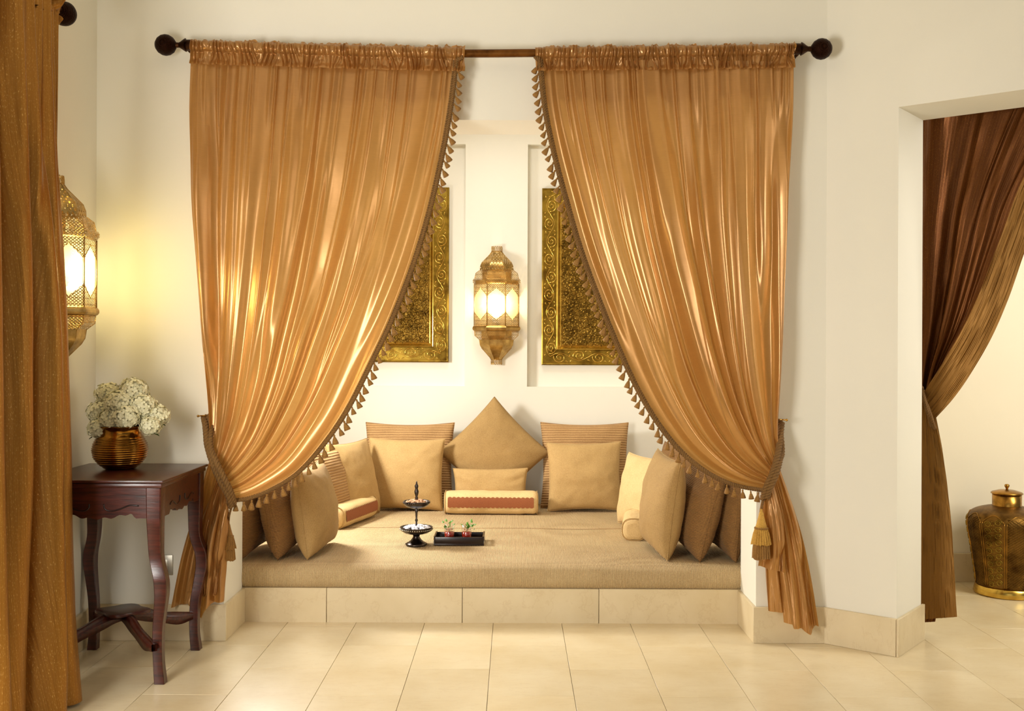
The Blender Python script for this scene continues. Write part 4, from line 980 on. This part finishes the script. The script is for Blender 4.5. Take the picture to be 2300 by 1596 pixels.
# ------------------------------------------------------------------ things on the mattress
cx, cy, cz = onseat(937, 1224); cy = 5.41; cx = seatX(937, cy)
cs = empty('tiered_stand', (cx, cy, MT + 0.002), 0, 'two tiered dark pewter sweet stand on the mattress beside the tray', 'serving stand')
MB().lathe([(0.001, 0), (0.054, 0), (0.058, 0.004), (0.055, 0.009), (0.040, 0.016), (0.026, 0.028), (0.017, 0.042), (0.018, 0.052), (0.001, 0.054)], 32).build('foot', M['pewter'], cs)
def bowl(r, z0, hh): return [(0.012, z0), (0.030, z0 + 0.004), (r * 0.72, z0 + hh * 0.28), (r * 0.92, z0 + hh * 0.55), (r * 0.95, z0 + hh * 0.6), (r * 0.97, z0 + hh * 0.92), (r, z0 + hh), (r * 0.97, z0 + hh * 1.02), (r * 0.92, z0 + hh * 0.9), (r * 0.86, z0 + hh * 0.6), (0.030, z0 + 0.010), (0.0055, z0 + 0.008)]
def beads(par, name, r, z, n, br, mat):
    mb = MB()
    for i in range(n):
        a = 2 * PI * i / n; mb.lathe([(0.0001, -br), (br * .8, -br * .6), (br, 0), (br * .8, br * .6), (0.0001, br)], 6, (r * math.cos(a), r * math.sin(a), z))
    return mb.build(name, M[mat], par)
MB().lathe(bowl(0.086, 0.052, 0.042), 44).build('lower_bowl', M['pewter'], cs); beads(cs, 'lower_rim_beading', 0.0835, 0.0835, 44, 0.0042, 'steel')
MB().lathe(bowl(0.070, 0.188, 0.040), 44).build('upper_bowl', M['pewter'], cs); beads(cs, 'upper_rim_beading', 0.0685, 0.221, 36, 0.0036, 'pewter')
MB().lathe([(0.005, 0.056), (0.005, 0.062), (0.010, 0.072), (0.006, 0.085), (0.0045, 0.12), (0.008, 0.128), (0.0045, 0.138), (0.006, 0.165), (0.011, 0.186), (0.006, 0.192), (0.006, 0.20)], 16).build('stem', M['pewter'], cs)
MB().lathe([(0.006, 0.195), (0.006, 0.235), (0.009, 0.243), (0.0055, 0.252), (0.010, 0.266), (0.012, 0.278), (0.007, 0.292), (0.009, 0.300), (0.010, 0.308), (0.005, 0.318), (0.0035, 0.328), (0.0001, 0.334)], 16).build('finial', M['pewter'], cs)
def heap(name, label, r, z, n, s_, mats, cat):
    mb = MB(); rs = random.Random(n)
    for i in range(n):
        rr_ = r * math.sqrt(rs.random()); a = rs.uniform(0, 6.28); zz = z + 0.010 * (1 - (rr_ / r) ** 2) + rs.uniform(-.003, .003); q = s_ * rs.uniform(.7, 1.2)
        rr_ = max(rr_, 0.014)
        mb.lathe([(0.0001, -q * .7), (q * .85, -q * .4), (q, 0), (q * .8, q * .4), (0.0001, q * .7)], 6, (rr_ * math.cos(a), rr_ * math.sin(a), zz), rs.random())
    o = mb.build(name, M[mats]); o.location = (cx, cy, MT + 0.002); tag(o, label, cat, None, 'stuff'); return o
heap('white_sweets', 'white sugared sweets heaped in the lower bowl of the stand', 0.066, 0.088, 150, 0.0085, 'sugar', 'sweets')
heap('nuts', 'mixed pinkish nuts heaped in the upper bowl of the stand', 0.053, 0.223, 120, 0.0065, 'nut', 'nuts')
# tray
ty0, ty1 = 5.40, 5.56; tx0, tx1 = seatX(976, 5.4), seatX(1089, 5.4)
tr_ = empty('tray', ((tx0 + tx1) / 2, (ty0 + ty1) / 2, MT + 0.002), 0, 'small black wooden tray with two little glasses on the mattress', 'tray')
W2, D2 = (tx1 - tx0) / 2, (ty1 - ty0) / 2
MB().box((-W2, -D2, 0), (W2, D2, 0.007)).build('tray_base', M['dwood'], tr_, smooth=False, bevel=0.001)
MB().box((-W2 + .006, -D2, 0.007), (W2 - .006, -D2 + .008, 0.042)).build('tray_side', M['dwood'], tr_, smooth=False, bevel=0.001)
MB().box((-W2 + .006, D2 - .008, 0.007), (W2 - .006, D2, 0.042)).build('tray_side', M['dwood'], tr_, smooth=False, bevel=0.001)
for s_ in (-1, 1):
    mb = MB(); x0 = s_ * W2; x1 = s_ * (W2 - .008)
    for a, b_, z0, z1 in ((-D2, D2, 0.007, 0.014), (-D2, -0.035, 0.014, 0.046), (0.035, D2, 0.014, 0.046), (-0.035, 0.035, 0.034, 0.046)):
        mb.box((min(x0, x1), a, z0), (max(x0, x1), b_, z1))
    mb.build('tray_end', M['dwood'], tr_, smooth=False)
    o = MB().box((s_ * W2 - 0.001, -D2 - 0.0015, 0.010), (s_ * W2 + 0.001, -D2 + 0.010, 0.024)).build('metal_corner', M['steel'], tr_, smooth=False)
def glass_cup(px, lab, seed):
    rs = random.Random(seed); y = 5.492; x = seatX(px, y)
    t = empty('glass', (x, y, MT + 0.0095), 0, lab, 'glass', 'small glasses on the black tray')
    MB().lathe([(0.001, 0), (0.024, 0), (0.026, 0.004), (0.030, 0.088), (0.0285, 0.088), (0.0245, 0.006), (0.001, 0.005)], 24).build('glass_body', M['glass'], t)
    MB().lathe([(0.001, 0.0065), (0.0235, 0.0065), (0.0258, 0.046), (0.001, 0.046)], 20).build('drink', M['tea'], t)
    mb = MB()
    for i in range(16):
        a = rs.uniform(0, 6.28); r_ = rs.uniform(0.004, 0.028); zb = rs.uniform(0.055, 0.105); L_ = rs.uniform(0.014, 0.024); el = rs.uniform(0.1, 1.1)
        p = np.array([r_ * math.cos(a) + (0.010 if seed == 2 else -0.010), r_ * math.sin(a), zb]); d = np.array([math.cos(a) * math.cos(el), math.sin(a) * math.cos(el), math.sin(el)]); s2 = np.array([-math.sin(a), math.cos(a), 0]) * L_ * .36; up = np.array([0, 0, 0.003])
        mb.add([p, p + d * L_ * .4 + s2 - up, p + d * L_, p + d * L_ * .4 - s2 - up, p + d * L_ * .45 + up], [(0, 1, 4), (1, 2, 4), (2, 3, 4), (3, 0, 4)])
    for q in range(3): mb.tube([(0, 0, 0.04), (rs.uniform(-.01, .01), rs.uniform(-.01, .01), 0.10)], 0.001, 4)
    mb.build('mint_sprig', M['mint'], t, smooth=False)
    mb = MB()
    for i in range(14):
        a = rs.uniform(0, 6.28); r_ = rs.uniform(0, 0.020); q = 0.0055; mb.lathe([(0.0001, -q * .7), (q, 0), (0.0001, q * .7)], 6, (r_ * math.cos(a), r_ * math.sin(a), 0.057 + rs.uniform(0, .012)))
    o = mb.build('nut_topping', M['nut'], t); o['kind'] = 'stuff'
glass_cup(1011, 'left of the two small glasses of dark red tea with green mint on the tray', 1)
glass_cup(1050, 'right of the two small glasses of dark red tea with green mint on the tray', 2)

# ------------------------------------------------------------------ side table
TX0, TX1, TY0, TY1, TZ = -1.842, -1.325, 3.92, 4.50, 0.795
tb = empty('side_table', ((TX0 + TX1) / 2, (TY0 + TY1) / 2, 0), 0, 'dark red wooden side table with bowed legs in the left corner', 'table')
wx, wy = (TX1 - TX0) / 2, (TY1 - TY0) / 2
MB().box((-wx, -wy, TZ - 0.012), (wx, wy, TZ)).build('table_top', M['wood'], tb, smooth=False, bevel=0.004)
MB().box((-wx + .008, -wy + .008, TZ - 0.030), (wx - .008, wy - .008, TZ - 0.013)).build('top_moulding', M['wood'], tb, smooth=False, bevel=0.004)
ax, ay = wx - 0.02, wy - 0.02; zt = TZ - 0.031
def apron_poly(L_, lowf):
    n = 60; pts = [(-L_, 0), (L_, 0)]; 
    for i in range(n + 1):
        s_ = 1 - 2 * i / n; pts.append((s_ * L_, lowf(abs(s_))))
    return pts
def low(d):
    if d > 0.88: return -0.118
    if d > 0.62: return -0.118 + 0.002
    if d > 0.55: return -0.116 + (0.62 - d) / 0.07 * 0.022
    return -0.096 - 0.022 * math.cos(min(1, d / 0.55) * PI / 2) * 1.0 - 0.004 * math.cos(d * 26)
poly = apron_poly(ax, low)
def strip(poly_n, L_, lowf, f0, f1):
    n = 60; v = []; f = []
    for i in range(n + 1):
        s_ = -1 + 2 * i / n; a = s_ * L_; lo_ = lowf(abs(s_))
        v += [f0(a, 0), f0(a, lo_), f1(a, 0), f1(a, lo_)]
    for i in range(n):
        k = i * 4; f += [(k, k + 1, k + 5, k + 4), (k + 2, k + 6, k + 7, k + 3), (k + 1, k + 3, k + 7, k + 5), (k, k + 4, k + 6, k + 2)]
    f += [(0, 2, 3, 1), (n * 4, n * 4 + 1, n * 4 + 3, n * 4 + 2)]
    return MB().add(v, f)
for y in (-ay, ay - 0.018):
    o = strip(0, ax - 0.001, low, lambda a, b_: (a, y, zt + b_), lambda a, b_: (a, y + 0.018, zt + b_)).build('apron', M['wood'], tb, smooth=False)
for x in (-ax, ax - 0.018):
    o = strip(0, ay - 0.019, low, lambda a, b_: (x, a, zt + b_), lambda a, b_: (x + 0.018, a, zt + b_)).build('apron', M['wood'], tb, smooth=False)
# carved scroll lines on the front and on the right apron
for s_ in (-1, 1):
    mb = MB(); pts = [(s_ * (0.028 + 0.0), -ay - 0.001, zt - 0.062), (s_ * 0.030, -ay - 0.001, zt - 0.078), (s_ * 0.05, -ay - 0.001, zt - 0.088), (s_ * 0.085, -ay - 0.001, zt - 0.082), (s_ * 0.125, -ay - 0.001, zt - 0.066), (s_ * 0.16, -ay - 0.001, zt - 0.068)]
    mb.tube(resample(pts, 0.006), 0.0028, 5); mb.build('carved_scroll', M['dwood'], tb)
    mb = MB(); pts = [(ax + 0.001, s_ * 0.03, zt - 0.060), (ax + 0.001, s_ * 0.035, zt - 0.082), (ax + 0.001, s_ * 0.07, zt - 0.090), (ax + 0.001, s_ * 0.12, zt - 0.070), (ax + 0.001, s_ * 0.15, zt - 0.080)]
    mb.tube(resample(pts, 0.006), 0.0028, 5); mb.build('carved_scroll', M['dwood'], tb)
def leg(sx, sy):
    zs = [zt, 0.655, 0.50, 0.455, 0.42, 0.36, 0.30, 0.22, 0.14, 0.07, 0.02, 0.001]; of = [0, 0, 0.000, 0.010, 0.024, 0.026, 0.016, 0.002, -0.002, -0.001, 0.004, 0.006]; hw = [0.0285, 0.0275, 0.023, 0.023, 0.0245, 0.0235, 0.021, 0.019, 0.0185, 0.018, 0.020, 0.020]
    zz = np.linspace(zt, 0.001, 48); oo = np.interp(-zz, [-z_ for z_ in zs], of); hh = np.interp(-zz, [-z_ for z_ in zs], hw)
    k = np.array([.2, .6, 1, .6, .2]); k /= k.sum(); oo = np.convolve(np.pad(oo, 2, 'edge'), k, 'valid'); hh = np.convolve(np.pad(hh, 2, 'edge'), k, 'valid')
    bx, by = sx * (ax - 0.022), sy * (ay - 0.022); 
    if sy > 0: by = by - 0.0
    V = np.zeros((48, 12, 3)); c = 0.14
    sh = [(-1, -1 + c), (-1 + c, -1), (0, -0.93), (1 - c, -1), (1, -1 + c), (0.93, 0), (1, 1 - c), (1 - c, 1), (0, .93), (-1 + c, 1), (-1, 1 - c), (-.93, 0)]
    for i in range(48):
        for j, (p, q) in enumerate(sh): V[i, j] = (bx + sx * oo[i] + p * hh[i], by + sy * oo[i] * 0.8 + q * hh[i] + (0.055 * max(0.0, 0.63 - zz[i]) / 0.63 if sy < 0 else 0), zz[i])
    me = grid_mesh(V, close_v=True); bm = bmesh.new(); bm.from_mesh(me); bm.verts.ensure_lookup_table()
    bm.faces.new([bm.verts[j] for j in range(12)]); bm.faces.new([bm.verts[47 * 12 + j] for j in range(11, -1, -1)]); bmesh.ops.recalc_face_normals(bm, faces=bm.faces); bm.to_mesh(me); bm.free()
    o = obj('leg', me, M['wood'], tb, smooth=False); me.shade_smooth(); me.set_sharp_from_angle(angle=0.6)
for sx in (-1, 1):
    for sy in (-1, 1): leg(sx, sy)
# crossed stretcher: four waving arms that meet under a small shelf
for sx in (-1, 1):
    for sy in (-1, 1):
        ex, ey = sx * (ax - 0.026), sy * (ay - 0.026); n = 26; V = np.zeros((n, 4, 3)); L_ = math.hypot(ex, ey); dx_, dy_ = ex / L_, ey / L_; pxx, pyy = -dy_ * 0.011, dx_ * 0.011
        for i in range(n):
            s_ = i / (n - 1); zc = 0.175 + 0.035 * math.sin(PI * min(1, s_ * 1.3)) * -1 + 0.03 * (1 - s_) ; hh = 0.017 + 0.010 * math.sin(PI * s_) ** 2 - 0.004 * math.cos(s_ * 12)
            zc = 0.205 - 0.055 * sstep(0.1, 0.85, s_)
            for j, (q, r_) in enumerate(((-1, -1), (1, -1), (1, 1), (-1, 1))): V[i, j] = (ex * s_ + pxx * q, ey * s_ + pyy * q, zc + hh * r_)
        obj('stretcher_arm', grid_mesh(V, close_v=True), M['wood'], tb, smooth=False)
pp = []
for i in range(48):
    a = 2 * PI * i / 48; r_ = 0.085 + 0.012 * math.cos(4 * a); pp.append((r_ * math.cos(a) * 1.15, r_ * math.sin(a)))
MB().prism(pp, 0.222, 0.236).build('stretcher_shelf', M['wood'], tb, smooth=False, bevel=0.003)

# ------------------------------------------------------------------ brass pot and hydrangeas
PX_, PY_ = -1.632, 4.30
pot = empty('brass_pot', (PX_, PY_, TZ), 0, 'round polished brass pot with ribbed sides on the side table', 'vase')
prof = [(0.001, 0), (0.055, 0), (0.062, 0.003)]
for i in range(0, 90):
    s_ = i / 89; z_ = 0.004 + 0.126 * s_; r_ = 0.063 + 0.048 * math.sin(PI * (0.08 + 0.62 * s_ ** 0.85)) ** 1.0
    r_ = np.interp(s_, [0, .15, .35, .6, .8, 1], [0.064, 0.088, 0.106, 0.112, 0.107, 0.094]); prof.append((float(r_ + 0.0016 * math.sin(s_ * 2 * PI * 14)), z_))
prof += [(0.089, 0.137), (0.084, 0.145), (0.0835, 0.155), (0.086, 0.166), (0.092, 0.174), (0.094, 0.177), (0.091, 0.178)]
MB().lathe(prof, 64).build('pot_body', M['brass_pot'], pot)
MB().lathe([(0.091, 0.178), (0.082, 0.166), (0.080, 0.150), (0.09, 0.12), (0.10, 0.08), (0.001, 0.06)], 48).build('pot_inside', M['brass_pot'], pot)
rs = random.Random(3)
heads = [(243, 885, 0.052, .03), (300, 878, 0.060, 0), (268, 905, 0.058, -.05), (318, 912, 0.058, -.03), (225, 925, 0.050, 0.0), (352, 932, 0.050, .0), (285, 935, 0.050, -.085), (220, 962, 0.040, -.05), (338, 955, 0.042, -.06), (252, 938, 0.05, -.06)]
hlab = ['upper left white hydrangea head in the brass pot', 'topmost white hydrangea head in the brass pot', 'white hydrangea head in the middle of the bunch, just below the topmost', 'white hydrangea head right of the middle of the bunch in the brass pot',
        'white hydrangea head at the left side of the bunch in the brass pot', 'rightmost white hydrangea head in the brass pot', 'white hydrangea head hanging over the middle of the pot rim', 'lowest white hydrangea head, drooping over the left of the pot rim',
        'white hydrangea head drooping over the right of the pot rim', 'white hydrangea head at the lower left of the bunch, above the rim']
for i, (hx, hy, r0, dy) in enumerate(heads):
    y = PY_ + dy; c = P(hx, hy, y)
    t = empty('hydrangea', tuple(c), 0, hlab[i], 'flower', 'white hydrangeas in the brass pot')
    mb = MB(); N_ = int(95 * (r0 / 0.05) ** 2); mb.lathe([(0.0001, -r0 * .72)] + [(r0 * .84 * math.cos(q_), r0 * .74 * math.sin(q_)) for q_ in np.linspace(-1.3, 1.3, 8)] + [(0.0001, r0 * .74)], 14)
    for k in range(N_):
        zf = 1 - 2 * (k + .5) / N_; ph = k * 2.39996; rr_ = math.sqrt(1 - zf * zf); d = np.array([rr_ * math.cos(ph), rr_ * math.sin(ph), zf]); d += np.array([rs.uniform(-.15, .15) for _ in range(3)]); d /= np.linalg.norm(d)
        ctr = d * r0 * np.array([1, 1, .85]) * rs.uniform(0.86, 1.08)
        a1 = np.cross(d, (0.3, 0.5, 0.81)); a1 /= np.linalg.norm(a1); a2 = np.cross(d, a1); o0 = rs.uniform(0, 6.28); s_ = rs.uniform(0.011, 0.0155)
        for q in range(4):
            a = o0 + q * PI / 2; e1 = a1 * math.cos(a) + a2 * math.sin(a); e2 = -a1 * math.sin(a) + a2 * math.cos(a); cu = d * rs.uniform(-0.2, .35) * s_
            mb.add([ctr, ctr + e1 * s_ * .45 + e2 * s_ * .42 + cu * .3 + d * s_ * .15, ctr + e1 * s_ * .95 + e2 * s_ * .38 + cu, ctr + e1 * s_ * 1.12 + cu * 1.2, ctr + e1 * s_ * .95 - e2 * s_ * .38 + cu, ctr + e1 * s_ * .45 - e2 * s_ * .42 + cu * .3 + d * s_ * .15, ctr + e1 * s_ * .5 - d * s_ * .05],
                   [(0, 1, 6), (1, 2, 6), (2, 3, 6), (3, 4, 6), (4, 5, 6), (5, 0, 6)])
    mb.build('petals', M['petal'], t)
    mb = MB(); base = np.array([PX_ + rs.uniform(-.03, .03), PY_ + rs.uniform(-.03, .03), TZ + 0.09]) - c
    mid = np.array([max(-0.06, min(0.06, (PX_ - c[0]) * 0.45 + c[0] - PX_)) + PX_ - c[0], PY_ - c[1] , TZ + 0.19 - c[2]])
    mb.tube(resample([base, mid, (0, 0, 0)], 0.01), 0.003, 6); mb.build('stem', M['leaf'], t)
    if i in (4, 5, 7, 8):
        mb = MB(); sg = -1 if hx < 285 else 1; L_ = 0.07; v = []; f = []
        for k in range(7):
            s_ = k / 6; w_ = 0.022 * math.sin(PI * (0.08 + 0.92 * s_)); x_ = sg * (0.01 + L_ * s_ * .6); z_ = -0.035 - L_ * s_ * .35; v += [(x_, -w_, z_), (x_, 0, z_ - .004), (x_, w_, z_)]
        for k in range(6): f += [(3 * k, 3 * k + 1, 3 * k + 4, 3 * k + 3), (3 * k + 1, 3 * k + 2, 3 * k + 5, 3 * k + 4)]
        o = mb.add(v, f).build('leaf', M['leaf'], t); o.scale = (.7, .7, .7)

# ------------------------------------------------------------------ wall socket
c = P(366, 1268, WB); sk = empty('wall_socket', (c[0], WB, c[2]), 0, 'square steel socket plate low on the back wall behind the table leg', 'socket')
MB().box((-0.045, -0.006, -0.045), (0.045, 0, 0.045)).build('plate', M['steel'], sk, smooth=False, bevel=0.003)
MB().box((-0.024, -0.0095, -0.026), (0.024, -0.0055, 0.026)).build('socket_insert', M['steel'], sk, smooth=False, bevel=0.0015)

# ------------------------------------------------------------------ brass urn in the next room
ux, uy = (2263 - CX) / F * 5.55, 5.55
un = empty('brass_urn', (ux, uy, 0.001), 0, 'big engraved brass urn with a lid on the floor of the next room', 'urn')
PR = [(0.001, 0), (0.160, 0.0), (0.164, 0.010), (0.158, 0.042), (0.155, 0.052), (0.157, 0.09), (0.166, 0.16), (0.180, 0.25), (0.194, 0.33), (0.200, 0.375), (0.196, 0.405), (0.180, 0.432), (0.150, 0.450), (0.110, 0.462), (0.078, 0.468), (0.072, 0.470)]
cu = catmull(np.array(PR[4:]), 6); MB().lathe([tuple(p) for p in cu], 80).build('urn_body', M['urn'], un)
MB().lathe([(0.001, 0), (0.160, 0.0), (0.166, 0.010), (0.158, 0.044), (0.152, 0.050)], 64).build('foot_ring', M['brass_b'], un)
MB().lathe([(0.074, 0.466), (0.073, 0.472), (0.073, 0.535), (0.060, 0.537)], 48).build('neck', M['brass'], un)
MB().lathe([(0.0001, 0.556), (0.04, 0.553), (0.074, 0.543), (0.080, 0.538), (0.080, 0.534), (0.001, 0.533)], 48).build('lid', M['brass'], un)
MB().lathe([(0.007, 0.553), (0.006, 0.562), (0.012, 0.571), (0.013, 0.578), (0.009, 0.584), (0.0001, 0.585)], 20).build('lid_knob', M['brass'], un)
# arched panels: ribs as tubes, floral and lattice relief inside
def urn_r(z_): return float(np.interp(z_, [p[1] for p in cu], [p[0] for p in cu]))
def up(a, z_, k=1.0): r_ = urn_r(z_) + 0.0015; return (r_ * k * math.cos(a), r_ * k * math.sin(a), z_)
NPn = 10; mbr = MB(); mbf = MB(); mbl = MB(); rs = random.Random(8); da = 2 * PI / NPn
for k in range(NPn):
    a0 = -PI / 2 + k * da + 0.16
    for s_ in (0.03, da - 0.03):
        mbr.tube([up(a0 + s_, z_) for z_ in np.linspace(0.055, 0.40, 24)], 0.0022, 5)
    mbr.tube([up(a0 + 0.03 + (da - 0.06) * s_, 0.40 + 0.035 * math.sin(PI * s_)) for s_ in np.linspace(0, 1, 14)], 0.0022, 5)
    if k % 2 == 0:
        for z0 in np.linspace(0.075, 0.395, 10):
            for sg in (-1, 1):
                ac = a0 + da / 2 + sg * 0.13; r0 = 0.017
                mbf.tube([up(ac + sg * (r0 * (1 - b_ / 14)) * math.cos(b_) / 0.18, min(0.43, z0 + sg * 0.006 + r0 * (1 - b_ / 14) * math.sin(b_))) for b_ in np.linspace(0, 9, 18)], 0.0024, 5)
            for q in range(6):
                b_ = q * PI / 3; cc = up(a0 + da / 2 + 0.010 * math.cos(b_) / 0.18, z0 + 0.010 * math.sin(b_)); mbf.lathe([(0.0001, -.003), (0.0035, 0), (0.0001, .003)], 5, cc)
    else:
        nrow = 26
        for i in range(nrow):
            z_ = 0.062 + 0.345 * i / (nrow - 1)
            for sg in (-1, 1):
                pts = [up(a0 + 0.055 + (da - 0.11) * s_, min(0.42, max(0.056, z_ + sg * 0.035 * (s_ - .5) * 2))) for s_ in np.linspace(0, 1, 7)]
                mbl.tube(pts, 0.0012, 4)
mbr.build('panel_ribs', M['brass'], un); mbf.build('floral_relief', M['brass_e'], un)['kind'] = 'stuff'; mbl.build('lattice_relief', M['urn'], un)['kind'] = 'stuff'
